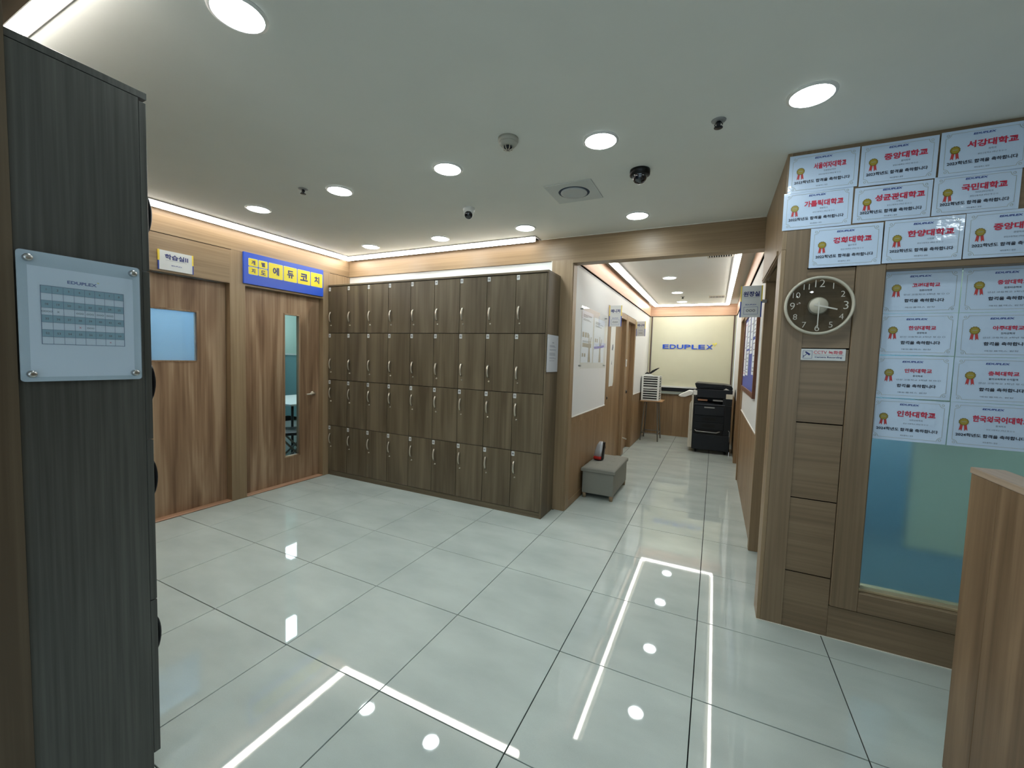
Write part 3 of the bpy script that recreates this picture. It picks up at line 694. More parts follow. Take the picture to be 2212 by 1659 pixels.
# ------------------------------------------------------------------ certificates
def cert(quad, yb, title, sub, line, main, label, style=0, tw=None, seed=0):
    """quad: x0,x1,z0,z1 on the plane y=yb"""
    x0, x1, z0, z1 = quad; W, H = x1 - x0, z1 - z0
    rnd = random.Random(seed)
    t = thing('certificate', label, 'certificate', ((x0 + x1) / 2, yb, z0), 'laminated award certificates on the right wall')
    t.rotation_euler = (rnd.uniform(0.0, 0.006), rnd.uniform(-0.006, 0.006), 0)
    og = (0, 0, 0)
    nx, ny = 10, 7; ph = rnd.uniform(0, 6)
    vs = []
    for k in (0, 1):
        for j in range(ny):
            for i in range(nx):
                u, v = i / (nx - 1), j / (ny - 1)
                edge = max(abs(u - .5), abs(v - .5)) * 2
                d = 0.0006 * math.sin(9 * u + ph) * math.cos(7 * v + ph * 2) + (0.0016 * (edge ** 6) * (0.5 + 0.5 * math.sin(5 * u + 3 * v + ph)))
                vs.append((u * W - W / 2, -0.0022 - d * 0.7 - (0.0006 if k == 0 else 0), v * H))
    fs = []; n = nx * ny
    for j in range(ny - 1):
        for i in range(nx - 1):
            q = j * nx + i; fs += [(q, q + 1, q + nx + 1, q + nx), (n + q, n + q + nx, n + q + nx + 1, n + q + 1)]
    rim = list(range(nx)) + [j * nx + nx - 1 for j in range(1, ny)] + [(ny - 1) * nx + i for i in range(nx - 2, -1, -1)] + [j * nx for j in range(ny - 2, 0, -1)]
    mb = MB().add(vs, fs, paperm, True)
    rv = [vs[a] for a in rim] + [vs[n + a] for a in rim]; q = len(rim)
    mb.add(rv, [(a, (a + 1) % q, q + (a + 1) % q, q + a) for a in range(q)], paperm).build('sheet', t)
    D = 0.0046
    pl = Plane((-W / 2, 0, 0), (W, 0, 0), (0, 0, H), (0, -1, 0))
    pl2 = Plane((-W / 2, 0, 0), (1, 0, 0), (0, 0, 1), (0, -1, 0))
    # border with curled corners
    lw_ = 0.0011; a, b_ = 0.016, 0.013; c = 0.02
    pl2.rect(a + c, W - a - c, b_, b_ + lw_, goldL, D); pl2.rect(a + c, W - a - c, H - b_ - lw_, H - b_, goldL, D)
    pl2.rect(a, a + lw_, b_ + c, H - b_ - c, goldL, D); pl2.rect(W - a - lw_, W - a, b_ + c, H - b_ - c, goldL, D)
    for sx in (0, 1):
        for sy in (0, 1):
            X_ = a if sx == 0 else W - a; Y_ = b_ if sy == 0 else H - b_
            dx = 1 if sx == 0 else -1; dy = 1 if sy == 0 else -1
            pl2.ring(X_ + dx * 0.007, Y_ + dy * 0.006, 0.0042, 0.0055, goldL, D, 8)
            base = 0 if (dx, dy) == (1, 1) else (math.pi / 2 if (dx, dy) == (-1, 1) else (math.pi if (dx, dy) == (-1, -1) else -math.pi / 2))
            pl2.ring(X_, Y_, c - 0.0012, c, goldL, D, 6, base, base + math.pi / 2)
    pl2.build('border_print', t, og)
    # print
    P2 = pl2
    P2.text('EDUPLEX', W * .5, H * (.875 if style == 0 else .865), 0.0085, blueT, w=0.072 if style == 0 else 0.078, bold=0.03, d=D, lean=0.25)
    if style == 0:      # large heading with the year line
        tw_ = tw or 0.165
        P2.text(title, W * .595, H * .655, 0.031 * min(1, tw_ / 0.15 + .1), redT, w=tw_, bold=0.034, d=D)
        P2.text(sub, W * .60, H * .515, 0.0085, greyT, bold=0.0, d=D)
        P2.text(line, W * .60, H * .425, 0.0072, greyT, bold=0.0, d=D)
        P2.text(main, W * .49, H * .275, 0.0165, blkT, w=W * .80, bold=0.026, d=D)
        P2.text('에듀플렉스 원장', W * .5, H * .135, 0.0068, greyT, bold=0.0, d=D)
        rx, ry, r = W * .175, H * .565, 0.0185
    else:
        P2.text(title, W * .575, H * .655, 0.021, redT, w=tw or 0.102, bold=0.03, d=D)
        P2.text(sub, W * .575, H * .535, 0.0095, blkT, bold=0.008, d=D)
        P2.text(line, W * .585, H * .44, 0.0078, greyT, w=W * .57, bold=0.0, d=D)
        P2.text(main, W * .565, H * .30, 0.0165, blkT, w=W * .50, bold=0.03, d=D)
        P2.text('에듀플렉스 원장', W * .52, H * .14, 0.0066, greyT, w=W * .38, bold=0.0, d=D)
        rx, ry, r = W * .20, H * .60, 0.0195
    P2.build('lettering', t, og)
    # rosette
    for s in (-1, 1):
        P2.poly([(rx + s * 0.001, ry - r * .5), (rx + s * 0.011, ry - r * .7), (rx + s * 0.0155, ry - r * 2.3), (rx + s * 0.0095, ry - r * 1.95), (rx + s * 0.005, ry - r * 2.4)], ribb, D)
    q = [(rx + (r if k % 2 else r * .9) * math.cos(k * math.pi / 12), ry + (r if k % 2 else r * .9) * math.sin(k * math.pi / 12)) for k in range(24)]
    P2.poly(q, gold2, D + 0.0004); P2.ring(rx, ry, 0, r * .74, gold, D + 0.0008, 20)
    P2.rect(rx - r * .45, rx + r * .45, ry - r * .06, ry + r * .12, goldL, D + 0.0012)
    P2.build('rosette', t, og)
    return t
M22, M23, M24, M0 = '2022학년도 합격을 축하합니다', '2023학년도 합격을 축하합니다', '2024학년도 합격을 축하합니다', '합격을 축하합니다'
L1 = '분당고등학교 3학년 정 ○ ○'
YP = YW
cert((3.307, 3.600, 2.348, 2.540), YP - 0.003, '서울여자대학교', '언론영상학부', L1, M23, 'laminated certificate with a seven-syllable red title, leftmost of the top row', 0, 0.135, 1)
cert((3.606, 3.893, 2.341, 2.537), YP - 0.003, '중앙대학교', '물리학과', L1, M23, 'laminated certificate in the middle of the top row, under the ceiling', 0, 0.160, 2)
cert((3.900, 4.190, 2.339, 2.541), YP - 0.006, '서강대학교', '화학과', L1, M23, 'laminated certificate with a glare patch, at the right end of the top row in view', 0, 0.165, 3)
cert((3.294, 3.588, 2.160, 2.352), YP - 0.001, '가톨릭대학교', '행정학과', L1, M22, 'laminated certificate with a six-syllable red title jutting past the wall corner, second row', 0, 0.165, 4)
cert((3.594, 3.886, 2.165, 2.336), YP - 0.001, '성균관대학교', '사학과', L1, M22, 'laminated certificate with its logo line hidden, middle of the second row', 0, 0.185, 5)
cert((3.890, 4.178, 2.165, 2.342), YP - 0.001, '국민대학교', '시각디자인학과', L1, M22, 'laminated certificate with a dark right edge gap, right end of the second row', 0, 0.150, 6)
cert((3.423, 3.716, 1.953, 2.155), YP - 0.009, '경희대학교', '물리학과', L1, M22, 'crinkled shiny certificate right above the wall clock, leftmost of the third row', 0, 0.155, 7)
cert((3.720, 4.006, 1.955, 2.159), YP - 0.009, '한양대학교', '사학과', L1, M22, 'laminated certificate in the middle of the third row, touching the window frame top', 0, 0.165, 8)
cert((4.010, 4.300, 1.956, 2.161), YP - 0.009, '중앙대학교', '경영학과', L1, M22, 'laminated certificate cut by the picture edge in the third row', 0, 0.160, 9)
L2 = '안산 고등학교 3학년 정 ○ ○'
YG = YW + 0.056
rows = [(1.717, 1.925, '고려대학교', '컴퓨터학과', M0, 1), (1.511, 1.715, '한양대학교', '경영학과', M0, 1), (1.295, 1.506, '인하대학교', '중국학과', M0, 1), (1.080, 1.289, '인하대학교', '사회교육학과', M24, 0)]
ordn = ['top row on the window glass', 'second row on the window glass', 'third row on the window glass', 'bottom row on the window glass']
for k, (z0, z1, ti, su, ma, st) in enumerate(rows):
    cert((3.745, 4.038, z0, z1), YG, ti, su, L2, ma, 'paper certificate in the left column, ' + ordn[k], st, 0.145 if st == 0 else None, 20 + k)
rows = [(1.717, 1.925, '중앙대학교', '컴퓨터공학과', M0, 1), (1.508, 1.715, '아주대학교', '전자공학과', M0, 1), (1.292, 1.506, '충북대학교', '물리교육학과 수석합격', M0, 1), (1.078, 1.290, '한국외국어대학교', '통계학과', M24, 0)]
for k, (z0, z1, ti, su, ma, st) in enumerate(rows):
    cert((4.042, 4.338, z0, z1), YG, ti, su, L2, ma, 'certificate cut by the picture edge, right column, ' + ordn[k], st, 0.19 if st == 0 else None, 30 + k)

# ------------------------------------------------------------------ wall clock
ck = thing('wall_clock', 'round glass wall clock with a pale ring and thin white numerals', 'clock', (3.477, YW, 1.756))
RC = 0.152
cream2 = plain('clock ivory', srgb(196, 190, 172), 0.4); num = plain('numeral ivory', srgb(206, 202, 190), 0.5)
pf = [(RC - 0.0075 + 0.0075 * math.cos(a), -0.022 + 0.012 * math.sin(a)) for a in [2 * math.pi * k / 10 for k in range(11)]]
MB().lathe(pf, (0, 0, 0), cream2, 64, axis='y', closed=False).build('rim', ck)
MB().lathe([(0, -0.018), (RC - 0.009, -0.018), (RC - 0.009, -0.021), (0, -0.021)], (0, 0, 0), clockg, 48, axis='y').build('glass_face', ck)
MB().lathe([(0.0, -0.001), (0.045, -0.001), (0.045, -0.016), (0.0, -0.017)], (0, 0, 0), cream2, 32, axis='y').build('movement_case', ck)
MB().lathe([(0.0, -0.021), (0.040, -0.021), (0.040, -0.025), (0.0, -0.025)], (0, 0, 0), cream2, 40, axis='y').build('hub', ck)
pl = Plane((0, 0, 0), (1, 0, 0), (0, 0, 1), (0, -1, 0))
hh = {12: .038, 3: .040, 6: .034, 9: .036}
for k in range(1, 13):
    a = math.radians(90 - 30 * k); rr = 0.114
    pl.text(str(k), rr * math.cos(a), rr * math.sin(a), hh.get(k, 0.029), num, bold=-0.012, d=0.0216, res=4); pl.build('numeral', ck, (0, 0, 0))
def hand(ang, L_, wd, tail, d, nm):
    a = math.radians(ang); u = Vector((math.cos(a), math.sin(a))); v = Vector((-u.y, u.x))
    q = [u * -tail + v * wd, u * -tail - v * wd, u * L_ - v * wd * .8, u * L_ + v * wd * .8]
    pl.poly([tuple(p) for p in q], num, d, d + 0.0015); pl.build(nm, ck, (0, 0, 0))
hand(-15, 0.082, 0.0042, 0.02, 0.0262, 'hour_hand'); hand(-90, 0.112, 0.0028, 0.02, 0.0282, 'minute_hand')

# ------------------------------------------------------------------ camera notice plate
t = thing('notice_plate', 'white plate with red and blue camera recording notice below the clock', 'sign', (3.42, YW, 1.475))
pl = Plane((3.42, YW + 0.004, 1.475), (1, 0, 0), (0, 0, 1), (0, -1, 0))
pl.rrect(0, 0.19, -0.002, 0.058, 0.003, signw, 0.001, 0.006); pl.build('plate', t, t.location)
dd = 0.0068
pl.frame(0.007, 0.049, 0.007, 0.048, 0.0015, navy, dd)
pl.poly([(0.016, 0.040), (0.021, 0.044), (0.041, 0.031), (0.036, 0.022)], navy, dd).poly([(0.012, 0.018), (0.015, 0.018), (0.026, 0.030), (0.024, 0.033)], navy, dd).poly([(0.010, 0.012), (0.013, 0.012), (0.013, 0.024), (0.010, 0.024)], navy, dd)
pl.text('CCTV', 0.083, 0.040, 0.016, redT, w=0.056, bold=0.002, d=dd).text('녹화중', 0.148, 0.040, 0.018, redT, w=0.060, bold=0.02, d=dd)
pl.rect(0.054, 0.182, 0.0255, 0.0265, navy, dd).text('Camera Recording', 0.118, 0.014, 0.011, navy, w=0.116, bold=0.02, d=dd)
pl.build('lettering', t, t.location)

# ------------------------------------------------------------------ tall lockers
def handle_mb(x, y, z, bow=0.019, sgn=-1, mat=None):
    pts = []
    for k in range(9):
        u = k / 8; pts.append((x, y + sgn * (0.004 + bow * math.sin(math.pi * u) ** 0.7), z - 0.058 + 0.116 * u))
    return MB().tube(pts, 0.0058, mat or nickel, 6, up=Vector((0, 1, 0)), flat=1.7)
LX0, LW = -1.027, 0.2992
LZ = [0.055, 0.590, 1.123, 1.660, 2.188]
lk = thing('locker_cabinet', 'wide brown wood grain locker bank of thirty-six numbered doors against the back wall', 'lockers', (0.32, 2.26, 0))
og = Vector(lk.location)
cb = MB(); xe = LX0 + 9 * LW
cb.box(LX0, LX0 + 0.016, 2.13, 2.405, 0.05, 2.19, lockZ); cb.box(LX0 + .016, xe, 2.39, 2.405, 0.05, 2.19, lockZ)
cb.build('carcass', lk, og)
B(xe, xe + 0.016, 2.112, 2.405, 0.0, 2.19, lockZ).build('side_panel', lk, og, bevel=0.001)
B(LX0, xe + 0.016, 2.108, 2.405, 2.19, 2.208, lockX).build('top_panel', lk, og, bevel=0.001)
B(LX0, xe, 2.116, 2.135, 0.0, 0.052, lockX).build('plinth', lk, og)
B(LX0 + 0.017, xe - 0.001, 2.131, 2.38, 0.053, 2.189, darkgap).build('interior', lk, og)
dm = {}
for r in range(4):
    hgt = LZ[r + 1] - LZ[r] - 0.0055
    mb = MB().box(0.0024, LW - 0.0024, -0.018, 0.0, 0, hgt, lockZ); dm[r] = mb.mesh('door')
hm = handle_mb(0, 0, 0).mesh('handle')
km = MB().lathe([(0.008, 0), (0.008, -0.003), (0.0045, -0.004), (0.0045, -0.009)], (0, 0, 0), nickel, 12, axis='y').box(-0.0012, 0.0012, -0.016, -0.009, -0.004, 0.004, nickel).mesh('key_lock')
for r in range(4):
    hgt = LZ[r + 1] - LZ[r] - 0.0055
    for c in range(9):
        num_ = (3 - r) * 17 + 9 + c
        d = bpy.data.objects.new('door', dm[r]); COL.objects.link(d); d.parent = lk
        d.location = Vector((LX0 + c * LW, 2.13 - random.uniform(0, 0.0006), LZ[r] + 0.0015)) - og
        b_ = d.modifiers.new('bevel', 'BEVEL'); b_.width = 0.0009; b_.segments = 1
        hz = 0.18 if r >= 2 else hgt - 0.15; kz = 0.085 if r >= 2 else hgt - 0.245
        h = bpy.data.objects.new('handle', hm); COL.objects.link(h); h.parent = d; h.location = (0.035, -0.018, hz + random.uniform(-.003, .003))
        k = bpy.data.objects.new('key_lock', km); COL.objects.link(k); k.parent = d; k.location = (0.045, -0.018, kz)
        k.rotation_euler = (0, random.uniform(0, 3.1), 0)
        pl = Plane((0.006, -0.018, hgt - 0.047), (1, 0, 0), (0, 0, 1), (0, -1, 0))
        pl.rrect(0, 0.031, 0, 0.042, 0.004, signw, 0.0, 0.0015); pl.text(str(num_), 0.0155, 0.022, 0.017, blkT, w=0.019 if num_ > 9 else 0.010, bold=0.03, d=0.002, res=2)
        p = pl.mb.build('number_plate', d)
# notice on the locker side
t = thing('notice_holder', 'small clear notice with printed paragraphs on the end of the tall lockers', 'notice', (xe + 0.016, 2.11, 1.32))
pl = Plane((xe + 0.016, 2.105, 1.322), (0, 1, 0), (0, 0, 1), (1, 0, 0))
pl.rrect(0, 0.272, 0, 0.33, 0.006, plain('frosted sheet', srgb(196, 204, 212), 0.25, coat=0.5), 0.008, 0.011); pl.build('plate', t, t.location)
pl.text('이용안내', 0.136, 0.262, 0.012, blkT, bold=0.01, d=0.0118)
for y in (0.235, 0.228, 0.221, 0.200, 0.193, 0.168, 0.161, 0.154, 0.147, 0.126, 0.119, 0.098): pl.rect(0.05, 0.05 + random.uniform(.12, .175), y, y + 0.003, greyT, 0.0118)
pl.build('lettering', t, t.location)
for x, y in ((0.02, 0.02), (0.252, 0.02), (0.02, 0.31), (0.252, 0.31)):
    MB().lathe([(0.007, 0), (0.007, 0.012), (0.004, 0.014)], pl.P(x, y, 0), steel, 12, axis='x').build('standoff', t, t.location)

# ------------------------------------------------------------------ near dark cabinet on the left
XCB = 1.405; YC0, YC1 = -0.885, -0.602
nc = thing('locker_cabinet', 'shade-darkened wood grain cabinet side filling the left edge of the picture', 'lockers', (1.0, -0.74, 0))
og = Vector(nc.location)
xs = XCB - 0.9
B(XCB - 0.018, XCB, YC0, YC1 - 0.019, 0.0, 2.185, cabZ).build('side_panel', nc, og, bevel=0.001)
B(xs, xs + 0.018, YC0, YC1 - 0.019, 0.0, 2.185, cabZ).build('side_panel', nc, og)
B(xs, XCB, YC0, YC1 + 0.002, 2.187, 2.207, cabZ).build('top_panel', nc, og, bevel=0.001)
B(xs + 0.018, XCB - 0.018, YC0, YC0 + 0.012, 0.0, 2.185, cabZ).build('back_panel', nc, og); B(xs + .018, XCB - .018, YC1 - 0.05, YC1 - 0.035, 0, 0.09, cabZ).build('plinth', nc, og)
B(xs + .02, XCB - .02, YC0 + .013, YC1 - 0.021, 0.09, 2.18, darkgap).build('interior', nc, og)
NZ = [0.085, 0.612, 1.142, 1.672, 2.180]
hm2 = handle_mb(0, 0, 0, bow=0.012, sgn=1, mat=blk2).mesh('handle')
for r in range(4):
    for c in range(3):
        hgt = NZ[r + 1] - NZ[r] - 0.003
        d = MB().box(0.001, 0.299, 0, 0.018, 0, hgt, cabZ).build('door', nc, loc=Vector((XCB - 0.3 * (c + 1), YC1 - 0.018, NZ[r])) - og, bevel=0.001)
        h = bpy.data.objects.new('handle', hm2); COL.objects.link(h); h.parent = d; h.location = (0.268, 0.018, 0.18 if r >= 2 else hgt - 0.13)
        MB().box(0.262, 0.295, 0.018, 0.0195, hgt - 0.047, hgt - 0.005, signw).build('number_plate', d)
# acrylic timetable holder
t = thing('notice_holder', 'clear acrylic holder with a blue seat table on the side of the dark cabinet', 'notice', (XCB, -0.887, 1.335))
pl = Plane((XCB, -0.884, 1.336), (0, 1, 0), (0, 0, 1), (1, 0, 0))
W, H = 0.249, 0.337
pl.rrect(0, W, 0, H, 0.008, acryl, 0.017, 0.020); pl.build('cover_plate', t, t.location)
pl.rrect(0, W, 0, H, 0.008, plain('acrylic back', srgb(196, 210, 220), 0.15, coat=0.6), 0.012, 0.015); pl.build('back_plate', t, t.location)
pl.rect(0.018, 0.232, 0.012, 0.300, paper2, 0.0155)
pl.build('paper', t, t.location)
dd = 0.0160
x0, x1, y0, y1 = 0.040, 0.209, 0.099, 0.252
rws = 8; cls = 8
for r in range(rws):
    ya = y1 - (y1 - y0) * (r + 1) / rws; yb_ = y1 - (y1 - y0) * r / rws
    if r % 2 == 0: pl.rect(x0, x1, ya, yb_, tealC, dd)
for r in range(rws + 1):
    y = y1 - (y1 - y0) * r / rws; pl.rect(x0, x1, y - .0004, y + .0004, tableL, dd + .0003)
for c in range(cls + 1):
    x = x0 + (x1 - x0) * c / cls; pl.rect(x - .0004, x + .0004, y0, y1, tableL, dd + .0003)
pl.frame(x0 - .0008, x1 + .0008, y0 - .0008, y1 + .0008, .0014, tableL, dd + .0004)
for r in range(4):
    for c in range(8):
        n_ = r * 17 + c + 1 if r else c + 1
        pl.text(str(n_), x0 + (x1 - x0) * (c + .5) / 8, y1 - (y1 - y0) * (2 * r + .5) / 8, 0.0055, blkT, d=dd + .0003)
for r, c, s_ in ((1, 0, '○○○○'), (1, 1, 'X'), (1, 3, '○○○'), (1, 4, '○○○'), (1, 5, '○○○'), (1, 6, '○○○'), (2, 3, 'X'), (2, 4, '○○○'), (3, 6, 'X')):
    pl.text(s_, x0 + (x1 - x0) * (c + .5) / 8, y1 - (y1 - y0) * (2 * r + 1.5) / 8, 0.0045, redT if s_ == 'X' and r > 1 else blkT, d=dd + .0003)
logo(pl, 0.121, 0.268, 0.060, 0.0085, blueT, dd)
pl.build('lettering', t, t.location)
for x, y in ((0.018, 0.020), (0.231, 0.020), (0.018, 0.318), (0.231, 0.318)):
    MB().lathe([(0.009, 0), (0.009, 0.022), (0.0095, 0.024), (0.008, 0.028), (0.003, 0.029)], pl.P(x, y, 0), steel, 16, axis='x').build('standoff', t, t.location)
# partition behind/above the cabinet
wp = struct('wall_near')
B(XL, 1.415, -1.0, YC0 - 0.002, 0, CEIL, postZ).build('panel', wp)
B(1.40, 1.415, -3.0, -1.0, 0, CEIL, postZ).build('panel', wp)
B(XL, 1.40, YC0, SY0 - 0.002, CEIL - 0.012, CEIL - 0.001, oakX).build('soffit', wp)

# ------------------------------------------------------------------ reception counter, lower right
t = thing('reception_counter', 'wood grain reception counter end panel at the lower right corner', 'counter', (4.0, 0.0, 0))
og = t.location
B(3.832, 3.915, 0.545, 0.700, 0, 1.085, cntZ).build('end_post', t, og, bevel=0.003, seg=2)
B(3.832, 3.880, -1.1, 0.545, 0, 1.085, cntZ).build('side_panel', t, og, bevel=0.002)
MB().prism([(3.830, -1.1), (3.884, -1.1), (3.884, 0.50), (3.898, 0.545), (3.919, 0.58), (3.919, 0.705), (3.830, 0.705)], 1.085, 1.107, cntY).build('top_cap', t, og, bevel=0.003, seg=2)
B(3.880, 4.55, -1.1, 0.10, 0.715, 0.74, cntY).build('worktop', t, og); B(4.50, 4.53, -1.0, 0.05, 0, 0.715, cntZ).build('support_panel', t, og)

# ------------------------------------------------------------------ ceiling fittings
t = thing('smoke_detector', 'grey white round smoke detector on the ceiling', 'detector', (1.994, 0.672, CEIL))
MB().lathe([(0.0, 0), (0.052, 0), (0.052, -0.016), (0.048, -0.021), (0.046, -0.023)], (0, 0, 0), plain('detector grey', srgb(168, 168, 156), 0.45), 32).build('base', t)
MB().lathe([(0.046, -0.022), (0.046, -0.027), (0.034, -0.040), (0.030, -0.041)], (0, 0, 0), plain('detector grey', srgb(168, 168, 156), 0.45), 32).build('housing', t)
MB().lathe([(0.022, -0.036), (0.022, -0.052), (0.0, -0.052)], (0, 0, 0), blk2, 16).build('sensor', t)
for k in range(8):
    a = k * math.pi / 4
    MB().tube([(0.030 * math.cos(a), 0.030 * math.sin(a), -0.038), (0.024 * math.cos(a), 0.024 * math.sin(a), -0.055), (0.008 * math.cos(a), 0.008 * math.sin(a), -0.060)], 0.0022, wpl2, 6).build('cage_rib', t)
t = thing('security_camera', 'small white turret security camera with a dark round eye', 'camera', (1.27, 1.45, CEIL))
MB().lathe([(0, 0), (0.046, 0), (0.046, -0.012), (0.040, -0.034), (0.0, -0.036)], (0, 0, 0), wpl, 28).build('base', t)
bl = MB(); bl.lathe([(0.0001, 0.036), (0.018, 0.031), (0.031, 0.018), (0.036, 0), (0.034, -0.014), (0.030, -0.024)], (0, 0, 0), wpl, 24)
ob = bl.build('eye_ball', t); ob.location = (0, -0.003, -0.047); ob.rotation_euler = (math.radians(-62), 0, math.radians(32))
l2 = MB().lathe([(0.0, -0.0245), (0.029, -0.0245), (0.030, -0.020)], (0, 0, 0), domeg, 24).build('lens_cover', ob)
t = thing('dome_camera', 'black dome security camera on the ceiling', 'camera', (2.553, 1.285, CEIL))
MB().lathe([(0, 0), (0.057, 0), (0.058, -0.008), (0.057, -0.030), (0.045, -0.034)], (0, 0, 0), blk, 32).build('base', t)
MB().lathe([(0.045, -0.032)] + [(0.043 * math.cos(a), -0.036 - 0.043 * math.sin(a)) for a in [k * math.pi / 2 / 8 for k in range(9)]], (0, 0, 0), domeg, 32).build('dome', t)
def sprinkler(x, y, label):
    t = thing('sprinkler', label, 'sprinkler', (x, y, CEIL), 'small ceiling sprinklers')
    MB().lathe([(0.0, -0.001), (0.032, -0.001), (0.030, -0.004), (0.012, -0.006)], (0, 0, 0), gpl, 20).build('escutcheon', t)
    MB().lathe([(0.009, -0.004), (0.009, -0.022), (0.004, -0.026), (0.004, -0.032)], (0, 0, 0), blk2, 12).build('nozzle', t)
    MB().lathe([(0.0, -0.032), (0.019, -0.032), (0.019, -0.034), (0.0, -0.034)], (0, 0, 0), blk2, 16).build('deflector', t)
    for s in (-1, 1): MB().tube([(s * 0.009, 0, -0.008), (s * 0.017, 0, -0.02), (s * 0.006, 0, -0.032)], 0.002, blk2, 6).build('yoke_arm', t)
sprinkler(0.384, 0.713, 'small dark sprinkler left of the second front downlight'); sprinkler(2.965, 0.905, 'small dark sprinkler near the certificate wall downlight'); sprinkler(2.46, 6.34, 'tiny sprinkler between the two farthest corridor downlights')
t = thing('air_diffuser', 'square white ceiling air vent with a round disc in a dark ring', 'vent', (2.10, 1.445, CEIL))
mb = MB(); n = 40; h = 0.158
vs = []
for k in range(n):
    a = 2 * math.pi * k / n; ca, sa = math.cos(a), math.sin(a); q = h / max(abs(ca), abs(sa))
    vs += [(q * ca, q * sa, -0.006), (0.104 * ca, 0.104 * sa, -0.006), (q * ca, q * sa, -0.001), (0.104 * ca, 0.104 * sa, -0.001)]
fs = []
for k in range(n):
    a, b_ = 4 * k, 4 * ((k + 1) % n); fs += [(a, a + 1, b_ + 1, b_), (a, b_, b_ + 2, a + 2), (a + 1, a + 3, b_ + 3, b_ + 1)]
mb.add(vs, fs, plain('vent white', srgb(206, 210, 206), 0.5)); mb.build('cover_plate', t)
MB().lathe([(0.084, -0.0015), (0.105, -0.0015), (0.105, -0.0025), (0.084, -0.0025)], (0, 0, 0), plain('vent ring', srgb(60, 72, 92), 0.6), 40, closed=False).build('gap_ring', t)
MB().lathe([(0.0, -0.0095), (0.060, -0.010), (0.086, -0.014), (0.088, -0.010), (0.086, -0.002)], (0, 0, 0), plain('vent disc', srgb(190, 196, 196), 0.4), 40).build('disc', t)
def grille(x, y, label):
    t = thing('vent_grille', label, 'vent', (x, y, CEIL), 'slotted air grilles in the corridor ceiling')
    w_, h_ = 0.12, 0.12
    mb = MB()
    for q in ((-w_, w_, -h_, -h_ + .015), (-w_, w_, h_ - .015, h_), (-w_, -w_ + .015, -h_ + .015, h_ - .015), (w_ - .015, w_, -h_ + .015, h_ - .015)): mb.box(*q, -0.008, -0.001, wpl2)
    mb.build('frame', t); B(-w_ + .015, w_ - .015, -h_ + .015, h_ - .015, -0.003, -0.001, blk3).build('throat', t)
    for k in range(9):
        x_ = -w_ + 0.03 + k * 0.0225; B(x_ - 0.005, x_ + 0.005, -h_ + .016, h_ - .016, -0.009, -0.003, wpl).build('slat', t)
grille(3.0, 3.50, 'near slotted air grille beside the right linear light'); grille(2.98, 6.45, 'far slotted air grille near the end of the corridor')

# ------------------------------------------------------------------ ottoman with hand vacuum
t = thing('storage_ottoman', 'low grey linen storage ottoman with button tufts against the corridor wainscot', 'ottoman', (1.98, 3.25, 0))
og = t.location
OX0, OX1, OY0, OY1 = 1.812, 2.162, 2.89, 3.62
B(OX0 + .013, OX1 - .013, OY0 + .013, OY1 - .013, 0.052, 0.2825, fabric).build('body', t, og, bevel=0.006, seg=2)
# lid: soft top with dimples
nx, ny = 20, 34; tuft = [(OX0 + .115, OY0 + .20), (OX0 + .235, OY0 + .20), (OX0 + .115, OY0 + .37), (OX0 + .235, OY0 + .37), (OX0 + .115, OY0 + .54), (OX0 + .235, OY0 + .54)]
vs = []; fs = []
for j in range(ny + 1):
    for i in range(nx + 1):
        x = OX0 + (OX1 - OX0) * i / nx; y = OY0 + (OY1 - OY0) * j / ny
        e = min(x - OX0, OX1 - x, y - OY0, OY1 - y); z = 0.322 + 0.008 * min(1, e / 0.05) - (0.010 if e < 1e-6 else 0)
        for a, b_ in tuft: z -= 0.010 * math.exp(-((x - a) ** 2 + (y - b_) ** 2) / 0.00035)
        vs.append((x, y, z))
for j in range(ny):
    for i in range(nx): q = j * (nx + 1) + i; fs.append((q, q + 1, q + nx + 2, q + nx + 1))
mb = MB().add(vs, fs, fabric, True)
rim = list(range(nx + 1)) + [j * (nx + 1) + nx for j in range(1, ny + 1)] + [ny * (nx + 1) + i for i in range(nx - 1, -1, -1)] + [j * (nx + 1) for j in range(ny - 1, 0, -1)]
k0 = len(mb.v); mb.v += [(mb.v[r][0], mb.v[r][1], 0.283) for r in rim]; n = len(rim)
for a in range(n): mb.f.append([rim[a], rim[(a + 1) % n], k0 + (a + 1) % n, k0 + a]); mb.mi.append(0); mb.sm.append(False)
mb.f.append([k0 + a for a in range(n)]); mb.mi.append(0); mb.sm.append(False)
mb.build('lid', t, og)
for a, b_ in tuft: MB().lathe([(0.009, 0), (0.008, 0.004), (0.0, 0.006)], (a, b_, 0.3195), fabric, 12).build('button', t, og)
for x in (OX0 + .035, OX1 - .035):
    for y in (OY0 + .035, OY1 - .035): MB().lathe([(0.017, 0), (0.021, 0.052)], (x, y, 0), footw, 14).build('foot', t, og)
v = thing('hand_vacuum', 'small silver and black hand vacuum with a red nose standing on the ottoman', 'vacuum cleaner', (1.90, 3.28, 0.331), rotz=math.radians(-12))
silver = plain('silver shell', srgb(196, 200, 204), 0.3, metal=0.25); redp = plain('red plastic', srgb(190, 40, 34), 0.3)
def hull(sections, mat, nm, smooth=True):
    """sections: list of (z, xc, yc, halfx, halfy) rounded boxes lofted upward"""
    vs = []; n = 16
    for z, xc, yc, hx, hy in sections:
        for k in range(n):
            a = 2 * math.pi * k / n; ca, sa = math.cos(a), math.sin(a)
            vs.append((xc + hx * math.copysign(abs(ca) ** 0.6, ca), yc + hy * math.copysign(abs(sa) ** 0.6, sa), z))
    fs = [(j * n + k, j * n + (k + 1) % n, (j + 1) * n + (k + 1) % n, (j + 1) * n + k) for j in range(len(sections) - 1) for k in range(n)]
    fs += [tuple(range(n))[::-1], tuple(range((len(sections) - 1) * n, len(sections) * n))]
    return MB().add(vs, fs, mat, smooth).build(nm, v)
